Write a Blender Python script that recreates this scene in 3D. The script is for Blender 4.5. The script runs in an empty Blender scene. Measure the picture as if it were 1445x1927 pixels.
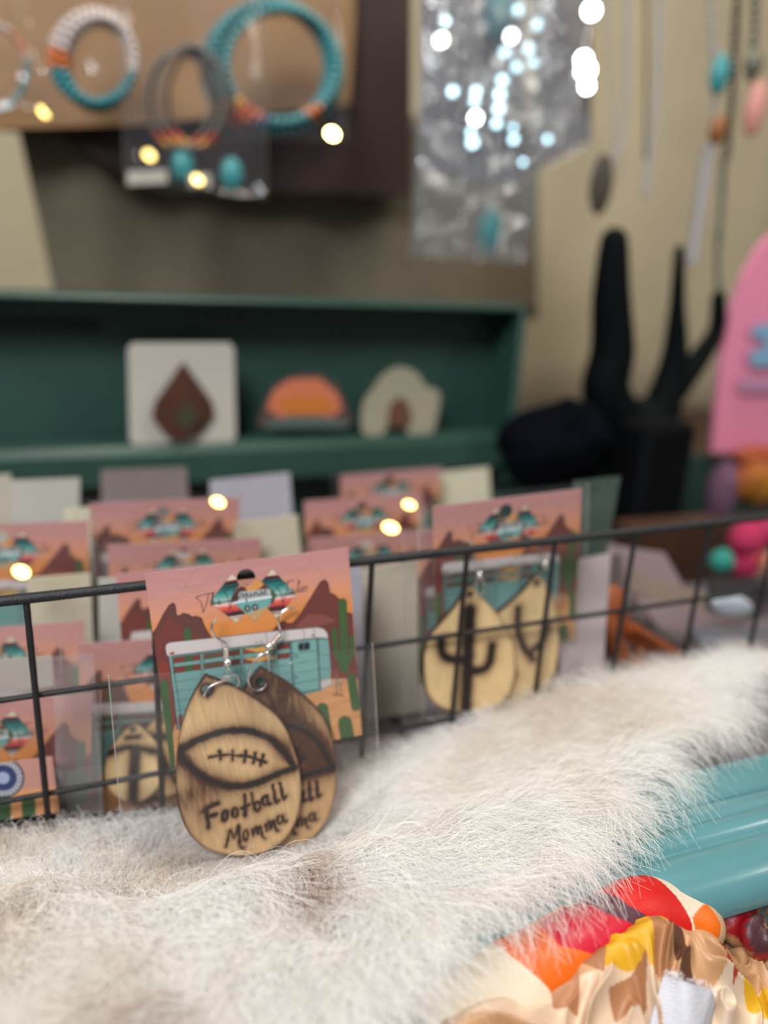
import bpy, math, random
import numpy as np
from mathutils import Vector, Matrix

random.seed(7); RNG = np.random.default_rng(7)
S = bpy.context.scene
COL = S.collection

# ------------------------------------------------------------------ camera
FPX = 1446.0; CX, CY = 722.5, 963.5            # focal length in pixels of the 1445x1927 frame
def nrm(v): return v/np.linalg.norm(v)
_ex = nrm(np.array([4078, -283, 1446.])); _dn = np.array([-212, 4337, 1446.]); _dn = nrm(_dn-_ex*_dn.dot(_ex))
_ez = -_dn; _ey = np.cross(_ez, _ex)
RW = np.array([_ex, _ey, _ez])                 # world = RW @ camera(x right, y down, z forward)
CAMP = np.array([0, -0.2929, 0.3496])
FOCUS = 0.271; APERT = 0.0081
cam = bpy.data.cameras.new('camera'); camo = bpy.data.objects.new('camera', cam); COL.objects.link(camo)
cam.sensor_fit = 'VERTICAL'; cam.sensor_height = 36; cam.lens = FPX/1927*36
r_, u_, b_ = RW@[1, 0, 0], RW@[0, -1, 0], RW@[0, 0, -1]
camo.matrix_world = Matrix([[r_[i], u_[i], b_[i], CAMP[i]] for i in range(3)]+[[0, 0, 0, 1]])
cam.clip_start = 0.01; cam.clip_end = 50
cam.dof.use_dof = True; cam.dof.focus_distance = FOCUS; cam.dof.aperture_fstop = cam.lens/1000/APERT
S.camera = camo

# ------------------------------------------------------------------ world, lights, exposure
def lin(c):
    c = np.array(c, float)/255
    return tuple(np.where(c <= .04045, c/12.92, ((c+.055)/1.055)**2.4))
w = bpy.data.worlds.new('world'); S.world = w; w.use_nodes = True
w.node_tree.nodes['Background'].inputs[0].default_value = (0.78, 0.84, 0.92, 1)
w.node_tree.nodes['Background'].inputs[1].default_value = 0.28
def area(name, loc, target, size, power, color, sy=None):
    l = bpy.data.lights.new(name, 'AREA'); l.energy = power; l.color = color; l.size = size
    if sy: l.shape = 'RECTANGLE'; l.size_y = sy
    o = bpy.data.objects.new(name, l); COL.objects.link(o); o.location = loc
    o.rotation_euler = (Vector(target)-Vector(loc)).to_track_quat('-Z', 'Y').to_euler(); return o
DAY = Vector((-0.55, -0.70, 1.25))
area('daylight_opening', DAY, (0.12, 0.0, 0.15), 0.5, 31, (0.93, 0.97, 1.0))
area('tent_light', (0.55, 0.12, 1.6), (0.45, 0.2, 0.15), 0.35, 17, (1.0, 0.92, 0.80))
area('right_opening', (1.05, -.42, 0.85), (0.2, -.05, 0.15), 0.25, 3.2, (1.0, 0.95, 0.84))
LAMP = Vector((0.45, 0.28, 1.0))
l = bpy.data.lights.new('bulb_light', 'POINT'); l.energy = .55; l.color = (1, .82, .5); l.shadow_soft_size = .04
o = bpy.data.objects.new('bulb_light', l); COL.objects.link(o); o.location = LAMP
S.view_settings.view_transform = 'Standard'; S.view_settings.look = 'None'
S.view_settings.exposure = -0.32; S.view_settings.gamma = 1; S.view_settings.use_curve_mapping = False
S.cycles.transparent_max_bounces = 32; S.cycles.max_bounces = 8; S.cycles.use_denoising = True
S.cycles.caustics_reflective = False; S.cycles.caustics_refractive = False

# ------------------------------------------------------------------ helpers
def ray(px, py): return RW@np.array([(px-CX)/FPX, (py-CY)/FPX, 1.])
def D(px, py, d): return CAMP+ray(px, py)*d
def Yp(px, py, y): r = ray(px, py); return CAMP+r*(y-CAMP[1])/r[1]
def Zp(px, py, z): r = ray(px, py); return CAMP+r*(z-CAMP[2])/r[2]

def nodes_of(name):
    m = bpy.data.materials.new(name); m.use_nodes = True
    nt = m.node_tree; b = nt.nodes['Principled BSDF']; return m, nt, b
def mat(name, c, rough=.6, metal=0., noise=0., scale=60., bump=0., c2=None, spec=None, coat=0., stretch=None, sheen=0):
    m, nt, b = nodes_of(name); c = lin(c)
    b.inputs['Base Color'].default_value = (*c, 1); b.inputs['Roughness'].default_value = rough; b.inputs['Metallic'].default_value = metal
    if spec is not None: b.inputs['Specular IOR Level'].default_value = spec
    if coat: b.inputs['Coat Weight'].default_value = coat; b.inputs['Coat Roughness'].default_value = .1
    if sheen: b.inputs['Sheen Weight'].default_value = sheen
    if noise or bump or c2:
        tc = nt.nodes.new('ShaderNodeTexCoord'); mp = nt.nodes.new('ShaderNodeMapping'); nz = nt.nodes.new('ShaderNodeTexNoise')
        nz.inputs['Scale'].default_value = scale; nz.inputs['Detail'].default_value = 5
        if stretch: mp.inputs['Scale'].default_value = stretch
        nt.links.new(tc.outputs['Object'], mp.inputs[0]); nt.links.new(mp.outputs[0], nz.inputs['Vector'])
        if noise or c2:
            rp = nt.nodes.new('ShaderNodeValToRGB'); nt.links.new(nz.outputs['Fac'], rp.inputs[0])
            d = np.array(c)*(1-noise) if c2 is None else np.array(lin(c2))
            rp.color_ramp.elements[0].position = .3; rp.color_ramp.elements[1].position = .7
            rp.color_ramp.elements[0].color = (*d, 1)
            rp.color_ramp.elements[1].color = (*(np.array(c)*(1+noise*.5)), 1) if c2 is None else (*c, 1)
            nt.links.new(rp.outputs[0], b.inputs['Base Color'])
        if bump:
            bp = nt.nodes.new('ShaderNodeBump'); bp.inputs['Strength'].default_value = bump; bp.inputs['Distance'].default_value = .001
            nt.links.new(nz.outputs['Fac'], bp.inputs['Height']); nt.links.new(bp.outputs[0], b.inputs['Normal'])
    return m
def vcmat(name, rough=.5, grain=0., gscale=(900, 60, 900), coat=0., bump=0., sheen=0, spec=.5, bscale=900, sat=1):
    m, nt, b = nodes_of(name); b.inputs['Roughness'].default_value = rough; b.inputs['Specular IOR Level'].default_value = spec
    a = nt.nodes.new('ShaderNodeAttribute'); a.attribute_name = 'Col'
    out = a.outputs['Color']
    if grain:
        tc = nt.nodes.new('ShaderNodeTexCoord'); mp = nt.nodes.new('ShaderNodeMapping'); nz = nt.nodes.new('ShaderNodeTexNoise')
        mp.inputs['Scale'].default_value = gscale; nz.inputs['Scale'].default_value = 1; nz.inputs['Detail'].default_value = 4
        nt.links.new(tc.outputs['Object'], mp.inputs[0]); nt.links.new(mp.outputs[0], nz.inputs['Vector'])
        mr = nt.nodes.new('ShaderNodeMapRange'); mr.inputs[1].default_value = .3; mr.inputs[2].default_value = .7
        mr.inputs[3].default_value = 1-grain; mr.inputs[4].default_value = 1+grain
        nt.links.new(nz.outputs['Fac'], mr.inputs[0])
        mx = nt.nodes.new('ShaderNodeVectorMath'); mx.operation = 'SCALE'
        nt.links.new(out, mx.inputs[0]); nt.links.new(mr.outputs[0], mx.inputs['Scale']); out = mx.outputs[0]
    nt.links.new(out, b.inputs['Base Color'])
    if bump:
        tc = nt.nodes.new('ShaderNodeTexCoord'); nz = nt.nodes.new('ShaderNodeTexNoise'); nz.inputs['Scale'].default_value = bscale
        nt.links.new(tc.outputs['Object'], nz.inputs['Vector'])
        bp = nt.nodes.new('ShaderNodeBump'); bp.inputs['Strength'].default_value = bump; bp.inputs['Distance'].default_value = .0003
        nt.links.new(nz.outputs['Fac'], bp.inputs['Height']); nt.links.new(bp.outputs[0], b.inputs['Normal'])
    if coat: b.inputs['Coat Weight'].default_value = coat; b.inputs['Coat Roughness'].default_value = .12
    if sheen: b.inputs['Sheen Weight'].default_value = sheen
    if sat != 1:
        hs = nt.nodes.new('ShaderNodeHueSaturation'); hs.inputs['Saturation'].default_value = sat; hs.inputs['Value'].default_value = .87
        nt.links.new(out, hs.inputs['Color']); nt.links.new(hs.outputs[0], b.inputs['Base Color'])
    return m
def plastic(name, body=.06, tint=(225, 225, 230), rough=.08, gloss=1.0, bump=.25, scale=45, ior=1.45):
    """thin clear film: mostly see-through, a slight milky body, glossy reflection with creases"""
    m = bpy.data.materials.new(name); m.use_nodes = True; nt = m.node_tree; nt.nodes.clear()
    N = nt.nodes.new; L = nt.links.new
    out = N('ShaderNodeOutputMaterial'); tr = N('ShaderNodeBsdfTransparent'); df = N('ShaderNodeBsdfDiffuse'); gl = N('ShaderNodeBsdfGlossy')
    gl.inputs['Roughness'].default_value = rough; df.inputs[0].default_value = (*lin(tint), 1)
    m1 = N('ShaderNodeMixShader'); m1.inputs[0].default_value = body; L(tr.outputs[0], m1.inputs[1]); L(df.outputs[0], m1.inputs[2])
    fr = N('ShaderNodeLayerWeight'); fr.inputs[0].default_value = .5
    pw = N('ShaderNodeMath'); pw.operation = 'POWER'; pw.inputs[1].default_value = 4; L(fr.outputs['Facing'], pw.inputs[0])
    mu = N('ShaderNodeMath'); mu.operation = 'MULTIPLY_ADD'; mu.inputs[1].default_value = .7*gloss; mu.inputs[2].default_value = .045*gloss; mu.use_clamp = True; L(pw.outputs[0], mu.inputs[0])
    m2 = N('ShaderNodeMixShader'); L(mu.outputs[0], m2.inputs[0]); L(m1.outputs[0], m2.inputs[1]); L(gl.outputs[0], m2.inputs[2])
    tc = N('ShaderNodeTexCoord'); mp = N('ShaderNodeMapping'); mp.inputs['Scale'].default_value = (1, .45, 1)
    nz = N('ShaderNodeTexNoise'); nz.inputs['Scale'].default_value = scale; nz.inputs['Detail'].default_value = 2; nz.inputs['Distortion'].default_value = 1.5
    L(tc.outputs['Object'], mp.inputs[0]); L(mp.outputs[0], nz.inputs['Vector'])
    bp = N('ShaderNodeBump'); bp.inputs['Strength'].default_value = bump; bp.inputs['Distance'].default_value = .004
    L(nz.outputs['Fac'], bp.inputs['Height']); L(bp.outputs[0], gl.inputs['Normal']); L(m2.outputs[0], out.inputs[0])
    return m

class MB:
    def __init__(s): s.v = []; s.f = []; s.n = 0
    def add(s, V, F):
        V = np.asarray(V, float).reshape(-1, 3); s.v.append(V); s.f += [tuple(i+s.n for i in f) for f in F]; s.n += len(V); return s
    def box(s, c, d, R=None, bev=0.):
        c = np.array(c, float); h = np.array(d, float)/2
        if bev:
            b = min(bev, *(h*.9)); V = []; F = []
            for ax in range(3):
                for sg in (-1, 1):
                    i, j = (ax+1) % 3, (ax+2) % 3; k = len(V)
                    for a, bb in ((-1, -1), (1, -1), (1, 1), (-1, 1)):
                        p = np.zeros(3); p[ax] = sg*h[ax]; p[i] = a*(h[i]-b); p[j] = bb*(h[j]-b); V.append(p)
                    F.append((k, k+1, k+2, k+3) if sg > 0 else (k+3, k+2, k+1, k))
            V = np.array(V)
            import itertools
            def find(ax, sg, q):
                best = None
                for i_, p in enumerate(V[(ax*2+(sg > 0))*4:(ax*2+(sg > 0))*4+4]):
                    if all((p[a]*q[a] > 0) for a in range(3)): best = (ax*2+(sg > 0))*4+i_
                return best
            for a, b2 in ((0, 1), (1, 2), (0, 2)):
                c3 = 3-a-b2
                for sa in (-1, 1):
                    for sb in (-1, 1):
                        q1 = np.zeros(3); q1[a] = sa; q1[b2] = sb; q1[c3] = 1; q2 = q1.copy(); q2[c3] = -1
                        F.append((find(a, sa, q1), find(a, sa, q2), find(b2, sb, q2), find(b2, sb, q1)))
            for q in itertools.product((-1, 1), repeat=3): F.append(tuple(find(a, q[a], q) for a in range(3)))
        else:
            V = np.array([[x, y, z] for x in (-1, 1) for y in (-1, 1) for z in (-1, 1)])*h
            F = [(0, 1, 3, 2), (4, 6, 7, 5), (0, 4, 5, 1), (2, 3, 7, 6), (0, 2, 6, 4), (1, 5, 7, 3)]
        if R is not None: V = V@np.asarray(R).T
        return s.add(V+c, F)
    def tube(s, P, r, n=10, caps=True, closed=False):
        P = np.asarray(P, float); m = len(P); r = np.broadcast_to(r, (m,)) if np.ndim(r) < 2 else r
        T = np.gradient(P, axis=0) if not closed else np.roll(P, -1, 0)-np.roll(P, 1, 0)
        T /= np.linalg.norm(T, axis=1)[:, None]+1e-12
        a = np.array([0, 0, 1.]) if abs(T[0][2]) < .9 else np.array([1., 0, 0]); u = nrm(np.cross(T[0], a)); V = []
        for i in range(m):
            u = nrm(u-T[i]*u.dot(T[i])); w_ = np.cross(T[i], u)
            for k in range(n):
                t = 2*math.pi*k/n; V.append(P[i]+r[i]*(u*math.cos(t)+w_*math.sin(t)))
        F = [(i*n+k, i*n+(k+1) % n, (i+1)*n+(k+1) % n, (i+1)*n+k) for i in range(m-1) for k in range(n)]
        if closed: F += [((m-1)*n+k, (m-1)*n+(k+1) % n, (k+1) % n, k) for k in range(n)]
        elif caps: F += [tuple(range(n))[::-1], tuple((m-1)*n+k for k in range(n))]
        return s.add(V, F)
    def ball(s, c, r, nu=14, nv=9, R=None):
        r = np.broadcast_to(r, (3,)); V = [[0, 0, 1.]]
        for j in range(1, nv):
            t = math.pi*j/nv
            for i in range(nu): p = 2*math.pi*i/nu; V.append([math.sin(t)*math.cos(p), math.sin(t)*math.sin(p), math.cos(t)])
        V.append([0, 0, -1.]); F = [(0, 1+i, 1+(i+1) % nu) for i in range(nu)]
        for j in range(nv-2):
            for i in range(nu): a = 1+j*nu; F.append((a+i, a+nu+i, a+nu+(i+1) % nu, a+(i+1) % nu))
        e = len(V)-1; a = 1+(nv-2)*nu; F += [(e, a+(i+1) % nu, a+i) for i in range(nu)]
        V = np.array(V)*r
        if R is not None: V = V@np.asarray(R).T
        return s.add(V+np.array(c), F)
    def prism(s, pts, z0, z1, M=None):
        """polygon (x,y) extruded between z0 and z1, then placed by frame M=(origin, ex, ey, ez)"""
        n = len(pts); V = [[*p, z0] for p in pts]+[[*p, z1] for p in pts]
        F = [tuple(range(n))[::-1], tuple(range(n, 2*n))]+[(i, (i+1) % n, n+(i+1) % n, n+i) for i in range(n)]
        V = np.array(V, float)
        if M is not None: V = M[0]+V[:, :1]*M[1]+V[:, 1:2]*M[2]+V[:, 2:]*M[3]
        return s.add(V, F)
    def grid(s, G):
        G = np.asarray(G, float); a, b = G.shape[:2]
        return s.add(G.reshape(-1, 3), [(i*b+j, i*b+j+1, (i+1)*b+j+1, (i+1)*b+j) for i in range(a-1) for j in range(b-1)])
    def mesh(s, name, m, smooth=True, col=None):
        me = bpy.data.meshes.new(name); me.from_pydata(np.concatenate(s.v).tolist(), [], s.f)
        for x in (m if isinstance(m, (list, tuple)) else [m]): me.materials.append(x)
        if smooth: me.shade_smooth()
        if smooth == 'auto':
            me.set_sharp_from_angle(angle=math.radians(40))
        if col is not None:
            at = me.color_attributes.new('Col', 'FLOAT_COLOR', 'POINT')
            c = np.ones((len(me.vertices), 4), np.float32); c[:, :3] = col; at.data.foreach_set('color', c.ravel())
        me.update(); return me
    def build(s, name, m, parent=None, smooth='auto', col=None, **k):
        return link(name, s.mesh(name, m, smooth, col), parent, **k)
def link(name, data, parent=None, label=None, cat=None, group=None, kind=None, loc=None, mtx=None):
    o = bpy.data.objects.new(name, data); COL.objects.link(o)
    if parent is not None: o.parent = parent
    if loc is not None: o.location = loc
    if mtx is not None: o.matrix_world = mtx
    return tag(o, label, cat, group, kind)
def tag(o, label=None, cat=None, group=None, kind=None):
    for k, v in (('label', label), ('category', cat), ('group', group), ('kind', kind)):
        if v: o[k] = v
    return o
def thing(name, label, cat, loc=(0, 0, 0), group=None, mtx=None):
    return link(name, None, None, label, cat, group, None, tuple(loc) if mtx is None else None, mtx)
def frame(origin, x, y, z): return Matrix([[x[i], y[i], z[i], origin[i]] for i in range(3)]+[[0, 0, 0, 1]])
def spline(P, n=8, closed=False):
    P = np.asarray(P, float); m = len(P); out = []
    idx = (lambda i: P[i % m]) if closed else (lambda i: P[min(max(i, 0), m-1)])
    for i in range(m if closed else m-1):
        a, b, c, d = idx(i-1), idx(i), idx(i+1), idx(i+2)
        for t in np.linspace(0, 1, n, endpoint=False):
            out.append(.5*((2*b)+(-a+c)*t+(2*a-5*b+4*c-d)*t*t+(-a+3*b-3*c+d)*t**3))
    if not closed: out.append(P[-1])
    return np.array(out)
def _h(ix, iy, seed):
    h = (ix.astype(np.int64)*374761393+iy.astype(np.int64)*668265263+seed*1442695041) & 0xffffffff
    h = ((h ^ (h >> 13))*1274126177) & 0xffffffff
    return ((h ^ (h >> 16)) & 0xffff)/65535.
def vnoise(x, y, sc, seed=0):
    x = np.asarray(x, float)*sc; y = np.asarray(y, float)*sc; ix = np.floor(x); iy = np.floor(y); fx = x-ix; fy = y-iy
    fx = fx*fx*(3-2*fx); fy = fy*fy*(3-2*fy)
    a, b, c, d = _h(ix, iy, seed), _h(ix+1, iy, seed), _h(ix, iy+1, seed), _h(ix+1, iy+1, seed)
    return (a*(1-fx)+b*fx)*(1-fy)+(c*(1-fx)+d*fx)*fy
def sst(a, b, x): t = np.clip((np.asarray(x, float)-a)/(b-a), 0, 1); return t*t*(3-2*t)

# ---- 2D rasteriser used for flat print (paints vertex colours of a dense mesh)
def inpoly(X, Y, P):
    r = np.zeros(len(X), bool); n = len(P)
    for i in range(n):
        x1, y1 = P[i]; x2, y2 = P[(i+1) % n]
        if y1 == y2: continue
        c = ((y1 > Y) != (y2 > Y)) & (X < (x2-x1)*(Y-y1)/(y2-y1)+x1); r ^= c
    return r
def segdist(X, Y, P):
    d = np.full(len(X), 1e9)
    for (x1, y1), (x2, y2) in zip(P[:-1], P[1:]):
        dx, dy = x2-x1, y2-y1; L = dx*dx+dy*dy+1e-12; t = np.clip(((X-x1)*dx+(Y-y1)*dy)/L, 0, 1)
        d = np.minimum(d, np.hypot(X-x1-t*dx, Y-y1-t*dy))
    return d
def paint(X, Y, layers, base):
    C = base(X, Y)
    for Ly in layers:
        P = np.asarray(Ly[1], float); wd = Ly[2] if Ly[0] == 'l' else 0
        lo = P.min(0)-wd; hi = P.max(0)+wd
        k = np.nonzero((X >= lo[0]) & (X <= hi[0]) & (Y >= lo[1]) & (Y <= hi[1]))[0]
        if not len(k): continue
        if Ly[0] == 'p': sel = k[inpoly(X[k], Y[k], P)]; c = Ly[2]
        else: sel = k[segdist(X[k], Y[k], P) < wd/2]; c = Ly[3]
        if callable(c): C[sel] = c(X[sel], Y[sel])
        else: C[sel] = lin(c)
    return C
def paint_ss(X, Y, layers, base, st):
    out = 0
    for dx, dy in ((-.25, -.25), (.25, -.25), (-.25, .25), (.25, .25)): out = out+paint(X+dx*st, Y+dy*st, layers, base)
    return out/4
def radial(outline, hole_c, hole_r, step, nr):
    """mesh grid between a round hole and a convex outline: returns (nr+1, n, 2)"""
    P = np.asarray(outline, float); P = np.vstack([P, P[:1]]); s = np.r_[0, np.cumsum(np.hypot(*np.diff(P, axis=0).T))]
    n = int(s[-1]/step); t = np.linspace(0, s[-1], n, endpoint=False)
    t = np.unique(np.r_[t, s[:-1]]) if len(P) < 12 else t
    O = np.c_[np.interp(t, s, P[:, 0]), np.interp(t, s, P[:, 1])]; hc = np.array(hole_c); d = O-hc
    I = hc+d/np.linalg.norm(d, axis=1)[:, None]*hole_r; k = np.linspace(0, 1, nr+1)[:, None, None]
    return I[None]*(1-k)+O[None]*k
def plate(G, z0, z1):
    """solid plate from a radial grid: front, back and both rims; returns verts, faces, number of front verts"""
    a, n = G.shape[:2]; fr = np.c_[G.reshape(-1, 2), np.full(a*n, z1)]
    bk = np.c_[G[[0, -1]].reshape(-1, 2), np.full(2*n, z0)]; rim = np.c_[G[[0, -1]].reshape(-1, 2), np.full(2*n, z1)]; rb = bk.copy()
    V = np.vstack([fr, bk, rim, rb]); F = []
    i, j = np.meshgrid(np.arange(a-1), np.arange(n), indexing='ij'); j2 = (j+1) % n
    F = np.stack([i*n+j, i*n+j2, (i+1)*n+j2, (i+1)*n+j], -1).reshape(-1, 4)[:, ::-1].tolist()
    A = a*n; j = np.arange(n); j2 = (j+1) % n
    F += np.stack([A+j, A+n+j, A+n+j2, A+j2], -1)[:, ::-1].tolist()
    Rm = A+2*n; Rb = Rm+2*n
    F += np.stack([Rm+j, Rm+j2, Rb+j2, Rb+j], -1).tolist()
    F += np.stack([Rm+n+j, Rb+n+j, Rb+n+j2, Rm+n+j2], -1).tolist()
    return V, F, A

# ------------------------------------------------------------------ materials
M = {}
M['wire'] = mat('black_coated_wire', (22, 22, 24), .55, noise=.3, scale=900, bump=.5)
M['silver'] = mat('silver_wire', (235, 232, 228), .18, 1.)
M['frost'] = mat('frosted_silver', (170, 205, 214), .34, 1.)  # cyan tinted for cool glints on the added discs
M['gold'] = mat('glint_disc', (240, 225, 160), .05, 1.)
M['hide'] = mat('sheepskin_hide', (156, 146, 140), .9, noise=.15, scale=60)  # greyed so that thin fur reads as shade behind the ridge
M['teal'] = mat('teal_enamel', (84, 132, 136), .24, noise=.10, scale=30, coat=.6)
M['lid'] = mat('dark_green_enamel', (42, 70, 61), .45, noise=.15, scale=14)
M['wall'] = mat('beige_canvas', (186, 172, 142), .95, noise=.08, scale=9, bump=.1)
M['board'] = mat('tan_wood', (150, 112, 72), .7, noise=.25, scale=8, stretch=(1, 1, 6))
M['darkwood'] = mat('dark_brown_wood', (44, 22, 18), .6, noise=.3, scale=12)
M['table'] = mat('brown_table', (70, 42, 28), .6, noise=.3, scale=20, stretch=(1, 8, 8))
M['film'] = plastic('clear_film', .012, gloss=.8)
M['film_milky'] = plastic('milky_film', .10, (215, 212, 215), .2, 1.2, .5)
M['crinkle'] = plastic('crinkled_film', .10, (170, 178, 188), .10, 2.2, .9, 60)
M['print'] = vcmat('card_print', .55, spec=.35, sat=.95)
M['cardedge'] = mat('card_stock_edge', (226, 196, 180), .8)
M['burn'] = vcmat('burned_wood', .55, grain=.08, gscale=(900, 90, 900), bump=.25, bscale=1500)
M['woodedge'] = mat('charred_edge', (74, 44, 26), .7, noise=.3, scale=500)
M['turq'] = mat('turquoise_bead', (56, 142, 144), .35, noise=.15, scale=200)
M['black'] = mat('matt_black', (9, 10, 12), .8, spec=.08, noise=.2, scale=20)
M['cactus'] = mat('black_green_metal', (6, 12, 12), .7, spec=.08, noise=.3, scale=12)
M['white'] = mat('white_card', (178, 170, 158), .8)
M['tanleather'] = mat('rust_leather', (150, 74, 28), .65, noise=.35, scale=60, bump=.4)
M['grey'] = mat('dark_grey_metal', (72, 66, 56), .5, .3)
M['mauve'] = mat('mauve_paper', (128, 108, 110), .7, noise=.15, scale=30)

# ------------------------------------------------------------------ setting
m = MB(); m.box((.3, .55, .064), (2.6, 1.5, .03), bev=.003); m.build('table_top', M['table'], kind='structure')
G = [[(x, 0.98+.012*math.sin(x*9)+.008*math.sin(x*23+1), z) for x in np.linspace(-1.6, 2.4, 120)] for z in np.linspace(0, 2.0, 12)]
m = MB(); m.grid(G); o = m.build('wall_back', M['wall'], kind='structure'); o.modifiers.new('s', 'SOLIDIFY').thickness = .01
m = MB(); m.box((.4, .3, -.01), (4, 3, .02)); m.build('floor', mat('grey_ground', (110, 100, 88), .9, noise=.2, scale=6), kind='structure')

# ------------------------------------------------------------------ trunk: base tub with ribbed rim, open lid behind
TX0, TX1 = -.30, .80
trunk = thing('storage_trunk', 'open teal enamel trunk with ribbed front rim and dark green raised lid', 'trunk', (0, 0, 0))
prof = [(-.0940, .114), (-.0940, .1415), (-.0955, .1432), (-.100, .1438), (-.1015, .1425), (-.1028, .1425), (-.1043, .1440), (-.1065, .1452), (-.1100, .1452),
        (-.1122, .1440), (-.1136, .1425), (-.1148, .1425), (-.1163, .1440), (-.1200, .1448), (-.1250, .1446), (-.1300, .1430), (-.1340, .1398), (-.1362, .1355), (-.1362, .1320), (-.1340, .1300), (-.1300, .1300), (-.1300, .0790), (-.1240, .0790), (-.1240, .114)]
m = MB(); m.prism(prof, TX0, TX1, (np.array([0, 0, 0.]), np.array([0, 1., 0]), np.array([0, 0, 1.]), np.array([1., 0, 0])))
m.build('front_rim', M['teal'], trunk)
m = MB(); m.box(((.175+TX1)/2, -.0845, .1405), (TX1-.175, .019, .0060), bev=.0012); m.build('rim_shelf', M['teal'], trunk)
m = MB(); m.box(((TX0+TX1)/2, .37, .1175), (TX1-TX0, .012, .077), bev=.003); m.build('back_wall', M['lid'], trunk)
for x in (TX0, TX1):
    m = MB(); m.box((x, .12, .1165), (.012, .50, .075), bev=.003); m.build('end_wall', M['teal'], trunk)
m = MB(); m.box(((TX0+TX1)/2, .12, .083), (TX1-TX0, .49, .008)); m.build('base_panel', mat('grey_liner', (104, 94, 96), .9), trunk)
# lid leaning back slightly, its top edge and right edge in view
LX1 = float(Yp(985, 600, .325)[0]); ZT = float(Yp(500, 570, .325)[2]); ZL = .198
m = MB()
m.box(((TX0+LX1)/2, .378, (ZT+.150)/2), (LX1-TX0, .006, ZT-.150), bev=.002)
m.build('lid_panel', M['lid'], trunk)
m = MB()
for a in (TX0, LX1): m.box((a, .350, (ZT+.152)/2), (.006, .055, ZT-.152), bev=.002)
m.box(((TX0+LX1)/2, .352, ZT), (LX1-TX0+.006, .056, .005), bev=.002)
m.build('lid_side', M['lid'], trunk)
m = MB(); m.box(((TX0+LX1)/2, .348, ZL-.018), (LX1-TX0-.008, .05, .036), bev=.006); m.build('lid_ledge', M['lid'], trunk)
m = MB(); m.box((-.05, .372, ZT-.024), (.10, .004, .009), bev=.002); m.build('lid_handle_plate', mat('olive_plate', (44, 52, 36), .6), trunk, label='olive strip near the lid top')

# ------------------------------------------------------------------ hero card art (print measured on the card plane, in the card's own frame)
LEAN, YAW = .25, .10
def plane_frame(px_o, off=0., ref=(272, 1080), ref2=(655, 1030)):
    nv = nrm(np.array([YAW, 1., -LEAN])); k = nv@np.array([.05, -.0075, .224])-off
    def on(px, py): r = ray(px, py); return CAMP+r*((k-nv@CAMP)/(nv@r))
    o_ = on(*px_o); x = nrm(on(*ref2)-on(*ref)); z = -nv; y = np.cross(z, x)
    return on, o_, x, y, z
c_on, c_o, c_x, c_y, c_z = plane_frame((470, 1230))
def cl(px, py): p = c_on(px, py)-c_o; return (float(p@c_x), float(p@c_y))
def z1(P): return [cl(200+x*.35986, 1000+y*.35986) for x, y in P]      # measured in two enlarged crops
def z5(P): return [cl(260+x*.30448, 1020+y*.30448) for x, y in P]
U1 = math.dist(*z1([(500, 600), (501, 600)]))                         # size of one crop unit
outline_card = [cl(272, 1080), cl(322, 1450), cl(681, 1383), cl(655, 1030)]
Qi = np.array(outline_card)
def vfrac(X, Y):       # 0 at the top edge, 1 at the bottom edge
    top, bot = Qi[0]*.5+Qi[3]*.5, Qi[1]*.5+Qi[2]*.5; d = bot-top
    return ((X-top[0])*d[0]+(Y-top[1])*d[1])/(d@d)
SKY = [(0, (184, 126, 124)), (.09, (190, 130, 122)), (.2, (208, 136, 104)), (.3, (210, 126, 50)), (.42, (208, 122, 26)), (.55, (206, 122, 34)), (.7, (202, 138, 82)), (1, (196, 132, 76))]
SX = np.array([s[0] for s in SKY]); SC = np.array([lin(s[1]) for s in SKY])
def sky(X, Y):
    v = vfrac(X, Y)+.018*(vnoise(X, Y*5, 60, 3)-.5)
    v = v+.02*np.sin(X*60)*(v < .3)
    return np.stack([np.interp(v, SX, SC[:, i]) for i in range(3)], -1)*(1+.10*(vnoise(X, Y*8, 110, 5)-.5))[:, None]
def sand(X, Y):
    return np.array(lin((200, 138, 82)))*(1+.35*(vnoise(X+Y*.3, Y*6, 130, 9)-.5))[:, None]
def dk(c, k=.75): return tuple(v*k for v in c)
L = []
def p1(P, c): L.append(('p', z1(P), c))
def l1(P, w_, c=(40, 34, 34)): L.append(('l', z1(P), w_*U1, c))
BR1, BR2, BR3 = (96, 54, 48), (122, 50, 38), (84, 44, 40)
# faint sun arcs in the sky
def arc(cx, cy, r, a0, a1, n=30, sq=1.): return [(cx+r*math.cos(math.radians(a)), cy-r*sq*math.sin(math.radians(a))) for a in np.linspace(a0, a1, n)]
l1(arc(790, 470, 420, 20, 160), 2.2, (168, 104, 92)); l1(arc(760, 430, 300, 15, 165), 2, (176, 112, 98))
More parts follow.
